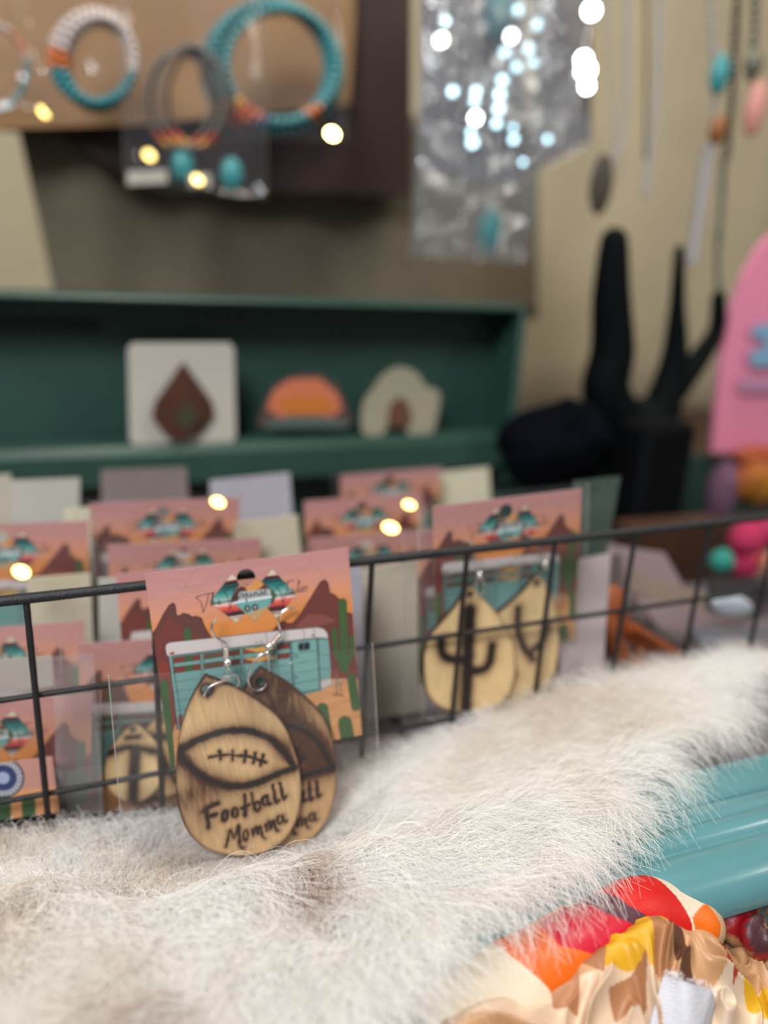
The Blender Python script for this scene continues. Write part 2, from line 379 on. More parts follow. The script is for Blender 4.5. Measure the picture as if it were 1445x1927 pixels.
# desert ground, foothills, mountains
p1([(240, 560), (1320, 560), (1345, 1062), (330, 1250)], sand)
p1([(238, 560), (640, 575), (900, 520), (1320, 700), (1320, 770), (1150, 770), (600, 900), (360, 1010), (335, 1110), (300, 1085), (262, 880)], (128, 50, 38))
p1([(233, 548), (262, 505), (300, 430), (330, 385), (348, 374), (360, 384), (368, 440), (385, 440), (400, 428), (430, 433), (448, 447), (470, 443), (497, 452), (515, 500), (550, 556), (560, 610), (245, 660)], BR1)
l1([(233, 548), (262, 505), (300, 430), (330, 385), (348, 374), (360, 384), (368, 440), (385, 440), (400, 428), (430, 433), (448, 447), (470, 443), (497, 452), (515, 500), (550, 556)], 4)
p1([(262, 520), (330, 450), (420, 520), (500, 560), (500, 640), (250, 700)], (112, 50, 42))
p1([(860, 530), (905, 478), (925, 468), (950, 482), (975, 478), (1010, 440), (1060, 360), (1120, 262), (1143, 252), (1158, 268), (1170, 322), (1192, 330), (1215, 350), (1235, 420), (1288, 430), (1310, 720), (1150, 720), (1130, 560)], (106, 50, 44))
l1([(860, 530), (905, 478), (925, 468), (950, 482), (975, 478), (1010, 440), (1060, 360), (1120, 262), (1143, 252), (1158, 268), (1170, 322), (1192, 330), (1215, 350), (1235, 420), (1288, 430)], 4)
p1([(990, 500), (1060, 430), (1150, 440), (1200, 470), (1100, 500), (1040, 530)], (128, 66, 54))
# cacti behind the trailer
GR, GD = (62, 90, 48), (42, 66, 38)
def pad(cx0, y0, cx1, y1, w_, c=GR):
    t = np.linspace(0, math.pi, 9); P = [(cx0-w_/2*math.cos(a), y0+w_/2-w_/2*math.sin(a)) for a in t]+[(cx1+w_/2*math.cos(a), y1-w_/2+w_/2*math.sin(a)) for a in t]
    p1(P, c); l1(P+P[:1], 2.5, GD)
pad(424, 502, 434, 735, 40); pad(541, 640, 545, 690, 34)
# trailer
TE, TR_, RF = (110, 154, 148), (92, 142, 140), (200, 188, 184)
p1([(322, 640), (1160, 548), (1172, 700), (1175, 800), (1122, 828), (1000, 868), (700, 945), (420, 1000), (385, 1040), (370, 1035)], TE)
def rail(y_l, y_r, x0=345, x1=965): f = lambda x: y_l+(y_r-y_l)*(x-345)/620.; return f
r0, r1, r2, r3 = rail(662, 583), rail(690, 610), rail(712, 634), rail(742, 660)
for a, b in ((r0, r1), (r2, r3)):
    for xa, xb, c in ((350, 494, BR2), (508, 600, (104, 72, 56)), (600, 698, (108, 54, 44)), (716, 880, (212, 148, 52)), (888, 960, BR2)):
        p1([(xa, a(xa)), (xb, a(xb)), (xb, b(xb)), (xa, b(xa))], c)
    p1([(716, a(716)), (700, a(700)), (700, b(700)), (790, b(790))], (126, 62, 46))
    p1([(412, a(412)), (452, a(452)), (454, b(454)), (414, b(414))], GR)
    l1([(345, a(345)), (965, a(965))], 3); l1([(345, b(345)), (965, b(965))], 3)
for k in range(6):
    yl = 742+50*k; yr = 660+40*k
    l1([(345+6*k, yl+48), (968, yr+36)], 2.6, (52, 84, 84))
for x in (497, 705, 884):
    p1([(x-6, rail(655, 578)(x)), (x+7, rail(655, 578)(x)), (x+22, 900), (x+8, 900)], TE); l1([(x-6, rail(655, 578)(x)), (x+8, 905)], 3); l1([(x+7, rail(655, 578)(x)), (x+22, 905)], 3)
l1([(326, 655), (372, 1035)], 5); l1([(345, 655), (395, 1010)], 3)
p1([(968, 578), (1100, 562), (1116, 826), (985, 846)], (114, 160, 153)); l1([(968, 578), (1100, 562), (1116, 826), (985, 846), (968, 578)], 4)
l1([(960, 575), (978, 855)], 4); l1([(1106, 560), (1122, 828)], 4)
for k in range(4): l1([(972+3*k, 640+52*k), (1104+3*k, 622+50*k)], 3, (52, 84, 84))
p1([(1002, 590), (1012, 582), (1058, 576), (1067, 584), (1067, 612), (1058, 621), (1012, 626), (1003, 618)], (70, 92, 92)); p1([(1007, 590), (1028, 586), (1028, 618), (1007, 620)], (34, 34, 40)); p1([(1036, 585), (1060, 582), (1060, 614), (1036, 617)], (34, 34, 40))
l1([(1106, 640), (1166, 650)], 3, (52, 84, 84)); l1([(1112, 720), (1172, 716)], 3, (52, 84, 84))
for yy in (655, 765): p1([(980, yy-8), (1000, yy-10), (1000, yy+6), (980, yy+8)], (96, 146, 142)); l1([(980, yy-8), (1000, yy-10), (1000, yy+6), (980, yy+8)], 2.5)
p1([(952, 685), (975, 680), (975, 692), (952, 697)], (150, 180, 176))
l1([(940, 865), (1122, 830), (1176, 800)], 7, (70, 116, 116))
roof = [(308, 612), (312, 592), (330, 580), (600, 552), (850, 524), (1105, 501), (1135, 508), (1155, 528), (1162, 560), (1100, 556), (700, 604), (345, 650), (322, 656), (314, 640)]
p1(roof, RF); l1(roof+roof[:1], 4, (70, 60, 62)); l1([(345, 656), (700, 610), (1100, 562), (1162, 564)], 4, (52, 84, 84))
for x in (595, 830, 1025, 1080): l1([(x, 552-(x-595)*.108), (x+8, 575-(x-595)*.11), (x+12, 612-(x-595)*.115)], 2.6, (60, 56, 56))
for x, y in ((785, 580), (802, 577), (815, 575)): p1(arc(x, y, 4, 0, 330, 10), (30, 26, 28))
p1([(330, 634), (358, 630), (356, 642), (332, 646)], (150, 44, 48)); p1([(1072, 540), (1088, 538), (1088, 547), (1072, 549)], (150, 44, 48))
p1([(1120, 780), (1172, 766), (1176, 802), (1124, 826)], (190, 178, 172)); l1([(1120, 780), (1172, 766)], 3)
l1([(1176, 790), (1228, 772), (1228, 790), (1180, 800)], 5, (180, 168, 160)); l1([(1203, 722), (1206, 850)], 8, (110, 96, 90)); l1([(1222, 775), (1228, 850)], 4); l1([(1186, 852), (1240, 860)], 7, (54, 50, 50))
p1([(376, 960), (398, 955), (396, 1010), (380, 1035)], (120, 44, 44))
l1(arc(715, 730, 14, 0, 360), 3, (52, 84, 84)); l1([(728, 745), (735, 790)], 4, (52, 84, 84))
# cacti in front
pad(1236, 350, 1246, 745, 42); pad(1190, 505, 1202, 640, 30); p1([(1180, 620), (1215, 625), (1245, 690), (1225, 720)], GR); pad(1282, 540, 1288, 660, 26); p1([(1296, 630), (1262, 650), (1250, 720), (1270, 700)], GR)
pad(1282, 740, 1304, 940, 46); pad(1130, 897, 1150, 1110, 62); pad(1248, 965, 1262, 1120, 72); pad(258, 690, 264, 800, 20); pad(303, 772, 338, 1260, 44)
pad(318, 1110, 334, 1270, 52)
# logo: three diamonds, serape stripes left and right
ST = [(0, (206, 190, 166)), (.13, (150, 40, 44)), (.16, (40, 30, 34)), (.21, (20, 74, 74)), (.29, (26, 110, 106)), (.36, (60, 140, 132)), (.42, (96, 160, 150)), (.47, (158, 180, 168)), (.51, (110, 160, 150)),
      (.55, (40, 34, 38)), (.57, (214, 190, 180)), (.60, (232, 170, 160)), (.63, (220, 100, 80)), (.67, (208, 66, 50)), (.72, (180, 46, 40)), (.76, (92, 30, 34)), (.80, (52, 30, 36)), (.86, (224, 200, 186)), (.88, (110, 50, 56)), (.9, (206, 190, 160))]
def serape(T, B):
    T = np.array(T); d = np.array(B)-T; pos = np.array([s[0] for s in ST]); cs = np.array([lin(s[1]) for s in ST])
    def f(X, Y): v = ((X-T[0])*0+(Y-T[1])*d[1]+(X-T[0])*d[0]*.6)/(d@d); v = v+.02*(vnoise(X, Y*14, 300, 2)-.5); return cs[np.clip(np.searchsorted(pos, v)-1, 0, len(pos)-1)]
    return f
dl = z1([(655, 222), (540, 370), (680, 478), (800, 340)]); L.append(('p', dl, serape(z1([(650, 222)])[0], z1([(678, 478)])[0]))); L.append(('l', dl+dl[:1], 2.5*U1, (120, 110, 96)))
dr = z1([(868, 195), (765, 315), (890, 455), (992, 330)]); L.append(('p', dr, serape(z1([(862, 195)])[0], z1([(888, 455)])[0]))); L.append(('l', dr+dr[:1], 2.5*U1, (120, 110, 96)))
dc = [(738, 200), (650, 360), (778, 470), (892, 335)]
p1(dc, (206, 136, 52)); p1([(680, 300), (720, 278), (740, 320), (800, 300), (830, 270), (892, 335), (870, 380), (655, 372), (650, 350)], (86, 46, 42)); p1([(838, 330), (870, 300), (892, 335), (850, 380)], (54, 84, 50))
p1([(690, 330), (700, 316), (845, 300), (858, 308), (862, 350), (690, 372)], (170, 176, 172)); p1([(660, 372), (862, 346), (858, 385), (820, 425), (735, 432)], (104, 158, 154)); l1([(662, 374), (862, 343)], 9, (222, 228, 228))
p1([(735, 432), (858, 385), (778, 470)], (186, 148, 96))
for x, y in ((738, 403), (778, 397)): p1(arc(x, y, 17, 0, 350, 18), (38, 34, 36)); p1(arc(x, y, 8, 0, 350, 12), (170, 160, 150))
l1(dc+dc[:1], 2.5, (120, 110, 96))
# handwritten lettering across the logo: The Turquoise Trailer
def word(glyphs, x0, y0, sx, sy, slope, w_=4.4, c=(50, 34, 38)):
    for g in glyphs:
        for s_ in g[1]:
            P = [(x0+(g[0]+x)*sx, y0-y*sy+slope*(g[0]+x)*sx) for x, y in s_]; l1([tuple(q) for q in spline(P, 4)], w_, c)
gT = [[(0, 1), (1.5, 1.35), (3.2, 1.55)], [(.1, 1), (1, .2), (1.3, -1)], [(1.3, -1), (1.9, .2), (2.2, 1.35)]]
gh = [[(0, 0), (.35, 1.5), (.45, 1.4), (.1, -.2)], [(.15, .1), (.5, .5), (.7, .1), (.9, .1)]]
ge = [[(0, .2), (.4, .3), (.35, .6), (.05, .4), (.1, .05), (.6, .05)]]
gu = [[(0, .5), (.1, .05), (.4, .1), (.55, .5), (.6, .05), (.8, .1)]]
gr = [[(0, 0), (.1, .55), (.3, .5), (.4, .55), (.5, .05)]]
gq = [[(.5, .5), (.1, .45), (.1, .1), (.5, .2), (.5, .5), (.45, -.5), (.6, -.3)]]
go = [[(.3, .5), (.05, .3), (.2, .02), (.45, .25), (.3, .5), (.6, .45)]]
gi = [[(0, .45), (.1, .03), (.35, .15)], [(.1, .75), (.13, .8)]]
gs = [[(0, .1), (.3, .55), (.4, .15), (.1, .02), (.6, .1)]]
ga = [[(.45, .5), (.1, .4), (.1, .05), (.45, .3), (.5, .03), (.7, .1)]]
gl_ = [[(0, .1), (.4, 1.3), (.25, 1.3), (.2, .05), (.5, .1)]]
word([(0, gT), (2.6, gh), (3.7, ge)], 466, 385, 31, 40, -.02)
word([(0, gT)], 612, 362, 26, 48, -.05)
word([(1.9, gu), (2.8, gr), (3.4, gq), (4.1, gu), (5.0, go), (5.7, gi), (6.1, gs), (6.8, ge)], 612, 362, 31, 42, -.14, 5)
word([(0, gT), (1.9, gr), (2.6, ga), (3.4, gi), (3.9, gl_), (4.5, ge), (5.2, gr)], 885, 338, 29, 44, -.16)
hole_c = cl(463, 1087.5); hole_r = math.dist(cl(463, 1087), cl(480.5, 1087))
def card_mesh(step, nr, name):
    G = radial(outline_card, hole_c, hole_r, step, nr); V, F, A = plate(G, -.0004, 0.)
    C = np.tile(np.array(lin((226, 196, 180))), (len(V), 1)); C[:A] = paint_ss(V[:A, 0], V[:A, 1], L, sky, .00025 if nr > 100 else .0008)
    m = MB(); m.add(V, F); return m.mesh(name, M['print'], False, C)
ME_CARD = card_mesh(.00026, 230, 'printed_card_face'); ME_CARD_FAR = card_mesh(.0014, 60, 'printed_card_face_far')
CARD_MTX = frame(c_o, c_x, c_y, c_z)
tag(link('earring_card', ME_CARD, mtx=CARD_MTX), 'sharp desert and teal trailer print earring card with punched hole, behind the football drops', 'card', 'printed earring cards')

# ------------------------------------------------------------------ wooden drop earrings
e_on, e_o, _, _, e_z = plane_frame((385, 1272), .0085)
e_y = nrm(e_on(385, 1272)-e_on(458, 1611)); e_x = np.cross(e_y, e_z)
def el(px, py): p = e_on(px, py)-e_o; return (float(p@e_x), float(p@e_y))
def eb(P): return [el(370+x*.18685, 1460+y*.18685) for x, y in P]
def e1(P): return [el(200+x*.35986, 1000+y*.35986) for x, y in P]
UE = math.dist(*e1([(500, 1300), (501, 1300)]))
op = [(385, 1272), (371, 1293), (357, 1320), (343, 1360), (335, 1400), (331, 1445), (331, 1490), (338, 1528), (353, 1564), (377, 1590), (410, 1605), (455, 1611), (498, 1603), (532, 1583), (554, 1551), (565, 1512), (566, 1470), (558, 1425), (543, 1380), (519, 1345), (484, 1317), (444, 1293), (412, 1280), (393, 1273)]
out_e = [tuple(q) for q in spline([el(*q) for q in op], 10, True)]
e_hc = el(389.5, 1299.5); e_hr = math.dist(el(389, 1300), el(399.5, 1300))
FOOT = [('O', e1([tuple(q) for q in spline([(372, 1150), (450, 1105), (550, 1062), (650, 1042), (760, 1047), (850, 1080), (920, 1145), (985, 1235)], 5)]), 33),
        ('O', e1([tuple(q) for q in spline([(372, 1155), (420, 1215), (500, 1280), (600, 1322), (680, 1332), (780, 1318), (880, 1275), (985, 1235)], 5)]), 33),
        ('L', e1([(538, 1180), (640, 1168), (740, 1176), (826, 1204)]), 12)]
FOOT += [('L', e1(q), 13) for q in ([(592, 1148), (598, 1192)], [(660, 1146), (661, 1196)], [(730, 1152), (722, 1206)], [(782, 1158), (768, 1208)], [(820, 1170), (806, 1226)], [(806, 1196), (832, 1206)])]
def loop(cx, cy, rx, ry, tilt=0, a0=0, a1=360):
    t = np.radians(np.linspace(a0, a1, 18)); c, s_ = math.cos(tilt), math.sin(tilt)
    return [(cx+rx*math.cos(a)*c-ry*math.sin(a)*s_, cy+rx*math.cos(a)*s_+ry*math.sin(a)*c) for a in t]
TXT = [[(98, 335), (108, 420), (122, 520)], [(75, 350), (140, 305), (212, 280)], [(112, 415), (205, 385)], loop(285, 400, 26, 48, .1), loop(388, 372, 28, 46, .1), [(485, 190), (488, 300), (488, 395)], [(450, 328), (530, 288)],
       [(553, 175), (568, 260), (592, 345)], loop(610, 308, 28, 42, .1), loop(688, 252, 28, 42, .1), [(712, 205), (726, 285), (752, 278)], [(765, 92), (782, 190), (800, 268), (828, 245)], [(838, 78), (858, 160), (876, 232), (905, 200)],
       [(298, 715), (318, 620), (340, 545), (378, 625), (425, 498), (430, 610), (438, 712), (470, 722)], loop(495, 598, 22, 50), [(560, 540), (572, 605)], [(570, 560), (598, 520), (618, 582)], [(615, 560), (645, 512), (662, 605), (690, 630)],
       [(688, 490), (706, 550)], [(704, 505), (730, 462), (748, 530)], [(745, 510), (775, 455), (795, 540), (818, 552)], loop(840, 442, 27, 40, .1), [(866, 398), (882, 470), (903, 450)]]
TW = [25]*13+[20]*10
FOOT += [('T', eb([tuple(q) for q in (spline(s_, 4) if len(s_) < 10 else s_)]), w_*.5192) for s_, w_ in zip(TXT, TW)]
HOLE_E = e_hc
def drop_mesh(name, outline, hc, hr, strokes, scorch, step=.0003, nr=240, base=(198, 162, 116), t=.003, seed=0):
    G = radial(outline, hc, hr, step, nr); V, F, A = plate(G, -t, 0.)
    X, Y = V[:A, 0], V[:A, 1]; wood = np.array(lin(base)); dark = np.array(lin((22, 12, 10))); brown = np.array(lin((92, 52, 24)))
    C = np.tile(wood, (A, 1))*(1+.25*(vnoise(X*3, Y*.25, 900, seed)-.5)+.18*(vnoise(X, Y, 110, seed+4)-.5))[:, None]
    k = np.zeros(A); h = np.zeros(A); wob = (vnoise(X, Y, 500, seed+1)-.5)*.0006+(vnoise(X, Y, 1400, seed+2)-.5)*.0003
    for ty, P, w_ in strokes:
        P = np.asarray(P); r = w_*UE/2; halo = .0023 if ty == 'O' else (.0007 if ty == 'L' else .0008)
        lo, hi = P.min(0)-r-halo*4, P.max(0)+r+halo*4
        q = np.nonzero((X > lo[0]) & (X < hi[0]) & (Y > lo[1]) & (Y < hi[1]))[0]
        if not len(q): continue
        d = segdist(X[q], Y[q], P.tolist())+wob[q]
        k[q] = np.maximum(k[q], 1-sst(r*.75, r*1.15, d)); h[q] = np.maximum(h[q], .85*np.exp(-np.maximum(d-r, 0)/halo))
    # scorched rim and tip
    O = np.array(outline+outline[:1]); de = segdist(X, Y, O[::3].tolist()+[O[-1].tolist()])
    h = np.maximum(h, np.exp(-de/.0006)*.9); h = np.maximum(h, .8*np.exp(-np.maximum(np.hypot(X-hc[0], Y-hc[1])-hr, 0)/.0011))
    h = np.clip(h+scorch(X, Y)*(.75+.5*vnoise(X*2, Y*.4, 500, seed+7)), 0, 1)
    C = C*(1-h[:, None])+C*brown/wood*h[:, None]
    C = C*(1-h[:, None]**3*.5); C = C*(1-k[:, None])+dark*k[:, None]
    CC = np.tile(np.array(lin((60, 36, 22))), (len(V), 1)); CC[:A] = C
    m = MB(); m.add(V, F); return m.mesh(name, M['burn'], False, CC)
def scorchA(X, Y):
    g = lambda px, py, r, a: a*np.exp(-((X-el(px, py)[0])**2+(Y-el(px, py)[1])**2)/r**2)
    return g(385, 1280, .007, .55)+g(480, 1320, .008, .3)+g(352, 1500, .008, .65)+g(400, 1490, .008, .3)+g(340, 1430, .006, .4)+g(470, 1535, .01, .2)+g(545, 1400, .006, .4)+g(370, 1560, .009, .35)+g(440, 1300, .006, .25)
def scorchB(X, Y):
    g = lambda px, py, r, a: a*np.exp(-((X-el(px, py)[0])**2+(Y-el(px, py)[1])**2)/r**2)
    return g(400, 1300, .014, .7)+g(440, 1345, .014, .55)+g(520, 1430, .011, .6)+g(430, 1600, .012, .7)+g(480, 1400, .013, .5)
ME_DROP = drop_mesh('wooden_drop', out_e, e_hc, e_hr, FOOT, scorchA)
ME_DROP_B = drop_mesh('wooden_drop_dark', out_e, e_hc, e_hr, FOOT, scorchB, base=(184, 146, 102), seed=11)
b_on, b_o, _, _, b_z = plane_frame((489, 1257), .0042)
b_y = nrm(b_on(489, 1257)-b_on(513, 1602)); b_x = np.cross(b_y, b_z)
def hook_parts(par, inv, on, path, coil, bead, ring, ring2=None, tail=None, clasp=None, lift=.0012):
    def W(P, n=6, li=lift): return spline([inv@np.array([*(on(360+x*.1661, 1130+y*.1661)+(-e_z*-1)*li), 1.]) for x, y in P], n)[:, :3]
    m = MB(); m.tube(W(path, 8), .00046, 8); m.build('ear_hook', M['silver'], par)
    a, b = np.array(coil[0], float), np.array(coil[1], float); m = MB(); n = 14
    d = nrm(b-a)
    for i in range(n):
        c = a+(b-a)*(i+.5)/n; q = on(360+c[0]*.1661, 1130+c[1]*.1661)+e_z*lift; q = (inv@np.array([*q, 1.]))[:3]
        q2 = (inv@np.array([*(on(360+(c+d)[0]*.1661, 1130+(c+d)[1]*.1661)+e_z*lift), 1.]))[:3]; ax = nrm(q2-q)
        u = nrm(np.cross(ax, [0, 0, 1.])); v = np.cross(ax, u)
        m.tube([q+.00088*(u*math.cos(t)+v*math.sin(t))+ax*.00012*t/6.28 for t in np.linspace(0, 2*math.pi, 13)[:-1]], .00024, 6, closed=True)
    m.build('wire_coil', M['silver'], par)
    m = MB(); m.ball(W([bead, (bead[0]+1, bead[1])], 2)[0], .00172, 20, 13); m.build('silver_bead', M['silver'], par)
    m = MB(); m.tube(W(ring, 6, lift+.0022), .00048, 8); m.build('jump_ring', M['silver'], par)
    if ring2: m = MB(); m.tube(W(ring2, 6, lift-.0012), .00046, 8); m.build('jump_ring', M['silver'], par)
    if tail:
        m = MB()
        for s_ in tail: m.tube(W(s_, 4, lift+.0008), .00034, 8)
        m.build('hook_loop', M['silver'], par)
    if clasp: m = MB(); m.tube(W(clasp, 2, lift+.0030), .00085, 10); m.build('ring_sleeve', M['silver'], par)
def earring(name, label, me, mtx, group=None):
    t = thing(name, label, 'earring', group=group, mtx=mtx); d = link('wooden_drop', me, t); return t
A_MTX = frame(e_o, e_x, e_y, e_z); B_MTX = frame(b_o, b_x, b_y, b_z)
ta = earring('drop_earring', 'front wooden teardrop earring with burned football and the words Football Momma', ME_DROP, A_MTX)
tb = earring('drop_earring', 'darker scorched wooden teardrop earring half hidden behind the front football drop', ME_DROP_B, B_MTX)
iA = np.array(A_MTX.inverted()); iB = np.array(B_MTX.inverted())
hook_parts(ta, iA, e_on, [(285, 195), (262, 225), (240, 262), (232, 310), (238, 350), (265, 405), (310, 440), (362, 465), (392, 490), (404, 530), (402, 600)], [(391, 535), (388, 678)], (405, 708),
           [(150, 1065), (152, 1030), (190, 975), (250, 935), (330, 905), (400, 890), (440, 862)], [(440, 858), (500, 862), (540, 905), (535, 965), (500, 1005), (465, 1035)],
           [[(405, 745), (385, 790), (372, 840), (392, 862)], [(412, 748), (440, 790), (455, 835), (436, 868), (400, 905), (340, 918)]], [(336, 862), (432, 850)], -.0002)
hook_parts(tb, iB, b_on, [(1155, 70), (1160, 95), (1105, 88), (1045, 120), (1000, 170), (984, 220), (995, 280), (1010, 330), (1004, 380), (985, 410)], [(1000, 390), (922, 492)], (880, 525),
           [(860, 585), (800, 590), (730, 650), (670, 740), (642, 850), (655, 940), (700, 995), (760, 1000), (815, 970), (838, 920)], [(858, 590), (880, 650), (884, 730), (878, 830), (850, 920)],
           [[(870, 560), (850, 590), (810, 625), (760, 655)], [(850, 575), (880, 610), (925, 660)], [(760, 610), (800, 595), (850, 600)]], None, -.0002)

# ------------------------------------------------------------------ wire basket
basket = thing('wire_basket', 'black coated wire grid basket standing in the trunk behind the sheepskin', 'basket', (0, 0, 0))
BX0, BX1 = -.172, .428
def wob(P, a=.00025): return P+RNG.normal(0, a, P.shape)
def bar(P0, P1, r, n=60):
    t = np.linspace(0, 1, n)[:, None]; P = np.array(P0)*(1-t)+np.array(P1)*t
    rr = r*(1+.10*(RNG.random(n)-.5)); m = MB(); m.tube(P, rr, 9); return m
bar((BX0, 0, .2180), (BX1, 0, .2297), .0021, 120).build('rim_wire', M['wire'], basket)
for z in (.1755, .1285): bar((BX0, .0022, z), (BX1, .0022, z+.009), .00125, 120).build('wire', M['wire'], basket)
for k in range(14):
    x = -.1715+.046*k; bar((x, 0, .092), (x+.001, 0, .2180+.0117*(x-BX0)/.6), .0013, 40).build('wire', M['wire'], basket)
bar((BX0, 0, .0925), (BX1, 0, .0925), .0016, 60).build('rim_wire', M['wire'], basket)
for k in range(7):
    y = .035+.034*k; bar((BX0, y, .0915), (BX1, y, .0915), .0012, 20).build('wire', M['wire'], basket)
for k in range(14):
    x = -.1715+.046*k; bar((x, 0, .0905), (x, .25, .0905), .0012, 20).build('wire', M['wire'], basket)
for k, z in enumerate((.1205, .1275)):          # black tray edge seen low at the left
    m = MB(); m.box((-.125, .0065+.0045*k, z-.006), (.19, .004, .006), bev=.001); m.build('tray_rail', M['black'], basket)

# ------------------------------------------------------------------ sheepskin draped over the rim
def zs(x, y):
    x = np.asarray(x, float); y = np.asarray(y, float)
    rx = sst(.05, .26, x)
    low = .1150+.030*rx
    z = .1490+.0035*rx+.004*(vnoise(x, y, 22, 41)-.5)+.003*(vnoise(x, y, 60, 43)-.5)+.004*sst(-.10, -.14, y)
    sh = .018*(1-sst(-.03, .0, x))+.022*rx
    k = sst(-.100+sh+.006*(vnoise(x, y*0, 14, 44)-.5), -.046+sh, y)
    z = z*(1-k)+low*k
    z = z+.008*np.exp(-((x-.108)/.020)**2-((y+.045)/.018)**2)                      # tuft right of the earrings
    z = z-.005*np.exp(-((x-.008)/.014)**2-((y+.075)/.018)**2)                      # dip under the bag corner
    z = z+.005*np.exp(-((x-.30)/.06)**2-((y+.03)/.02)**2)
    e = y-y_front(x)+.004                                                          # beyond the front edge it falls off
    return z-np.where(e < 0, 5*e*e, 0)
def y_front(x): x = np.asarray(x, float); return np.where(x < .079, -.129-(.079-x)*.50, -.129+(x-.079)*.43)+.0025*np.sin(x*90)+.006*sst(.15, .2, x)
# pelt
skin = thing('sheepskin', 'cream white long haired sheepskin with small brown patches draped over the trunk rim', 'sheepskin', (0, 0, 0))
xs = np.linspace(-.20, .50, 200); G = []
for v in np.linspace(0, 1, 70):
    y = y_front(xs)*(1-v)+(-.004)*v; G.append(np.c_[xs, y, zs(xs, y)-.0010])
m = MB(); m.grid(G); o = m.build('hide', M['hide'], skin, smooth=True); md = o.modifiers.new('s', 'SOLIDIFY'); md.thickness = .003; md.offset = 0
NH = 125000
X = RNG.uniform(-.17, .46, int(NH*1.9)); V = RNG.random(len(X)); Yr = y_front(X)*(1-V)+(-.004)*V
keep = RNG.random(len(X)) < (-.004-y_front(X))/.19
dens = np.where((Yr > -.02), .8, 1.)*(1-.72*np.exp(-((X-.045)/.060)**4)*sst(-.084, -.070, Yr)); keep &= RNG.random(len(X)) < dens  # thinner hair bares the grey hide, put in as shade behind the ridge
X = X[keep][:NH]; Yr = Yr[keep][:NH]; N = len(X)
rx = sst(.0, .12, X)
ang = np.radians(-112+72*rx)                                          # flow direction in plan
ang += np.radians(75)*(vnoise(X, Yr, 32, 51)-.5)*2*(1-.55*rx)+np.radians(50)*(vnoise(X, Yr, 95, 52)-.5)*2+RNG.normal(0, .28, N)
back = sst(-.084, -.066, Yr)*(1-.55*sst(.08, .2, X)); ang = np.where(RNG.random(N) < back*.75, ang+np.radians(170), ang)   # behind the ridge it leans back
Lh = .022+.014*RNG.random(N)+.006*sst(.0, .2, X); Lh *= np.where(Yr > -.03, .6, 1.)*(1-.35*sst(-.095, -.070, Yr)*(1-sst(.05, .12, X)))
under = np.exp(-((X-.05)/.062)**2)*sst(-.076, -.062, Yr); Lh *= 1-.65*under              # pressed flat under the bag
lift = (.0030+.0042*RNG.random(N)+.004*(vnoise(X, Yr, 60, 53)))*(1-.75*under)*(1-.4*sst(-.09, -.06, Yr)); stray = RNG.random(N) < .05; lift = np.where(stray, lift*1.9, lift)
K = 10; t = np.linspace(0, 1, K)[None]
ca = RNG.uniform(.3, 1.5, N)*RNG.choice([-1, 1], N); A = ang[:, None]+ca[:, None]*t**1.3
st = Lh[:, None]/(K-1); dx = np.cos(A)*st; dy = np.sin(A)*st
px = X[:, None]+np.cumsum(dx, 1)-dx[:, :1]; py = Yr[:, None]+np.cumsum(dy, 1)-dy[:, :1]
ph = RNG.uniform(0, 6.28, N)[:, None]+8*vnoise(X, Yr, 250, 54)[:, None]; wv = (.0004+.0009*RNG.random(N))[:, None]*t; fq = RNG.uniform(9, 17, N)[:, None]
side = wv*np.sin(ph+fq*t); px -= np.sin(A)*side; py += np.cos(A)*side
# gather neighbouring hairs into locks
cell = .0042; jx = (np.floor(X/cell)+.5)*cell+.002*(_h(np.floor(X/cell), np.floor(Yr/cell), 5)-.5); jy = (np.floor(Yr/cell)+.5)*cell+.002*(_h(np.floor(X/cell), np.floor(Yr/cell), 6)-.5)
cl_ = (.6*t**1.1)*(RNG.random(N) < .8)[:, None]; px += (jx-X)[:, None]*cl_; py += (jy-Yr)[:, None]*cl_
pz = zs(px, py)+lift[:, None]*np.sin(np.pi*np.clip(t*.78, 0, 1))+wv*.7*np.cos(ph*1.3+fq*t)
pz[:, 0] = zs(X, Yr)-.0008
P = np.stack([px, py, pz], -1).astype(np.float32)
hc = bpy.data.hair_curves.new('fur'); hc.add_curves([K]*N); hc.attributes['position'].data.foreach_set('vector', P.ravel()) if 'position' in hc.attributes else hc.position_data.foreach_set('vector', P.ravel())
ra = hc.attributes.get('radius') or hc.attributes.new('radius', 'FLOAT', 'POINT')
ra.data.foreach_set('value', (np.where(RNG.random(N) < .18, .000095, .000050)[:, None]*(1-.55*t)).astype(np.float32).ravel())
base = np.array(lin((248, 242, 236))); tan = np.array(lin((222, 205, 186))); brn = np.array(lin((142, 84, 30)))
q = vnoise(X, Yr, 26, 61)*.7+vnoise(X, Yr, 80, 62)*.3; C = base+(tan-base)*sst(.55, .85, q)[:, None]*.8
def patch(px_, py_, z_, rx_, ry_, a): c = Zp(px_, py_, z_); return a*np.exp(-((X-c[0])/rx_)**2-((Yr-c[1])/ry_)**2)
pk = np.clip(patch(528, 1608, .154, .0040, .0060, 1.9)+patch(532, 1640, .154, .0036, .008, 1.6)+patch(385, 1855, .156, .004, .009, .6)+patch(350, 1915, .156, .007, .006, .6)+patch(160, 1905, .156, .012, .006, .3), 0, 1)*(.6+.6*RNG.random(N))
pk = np.clip(pk, 0, 1)
C = C+(brn-C)*pk[:, None]; C *= (1+RNG.normal(0, .13, N))[:, None]
ca_ = hc.attributes.new('Col', 'FLOAT_COLOR', 'CURVE'); ca_.data.foreach_set('color', np.c_[np.clip(C, 0, 1), np.ones(N)].astype(np.float32).ravel())
mm = bpy.data.materials.new('fur_hair'); mm.use_nodes = True; nt = mm.node_tree; nt.nodes.clear()
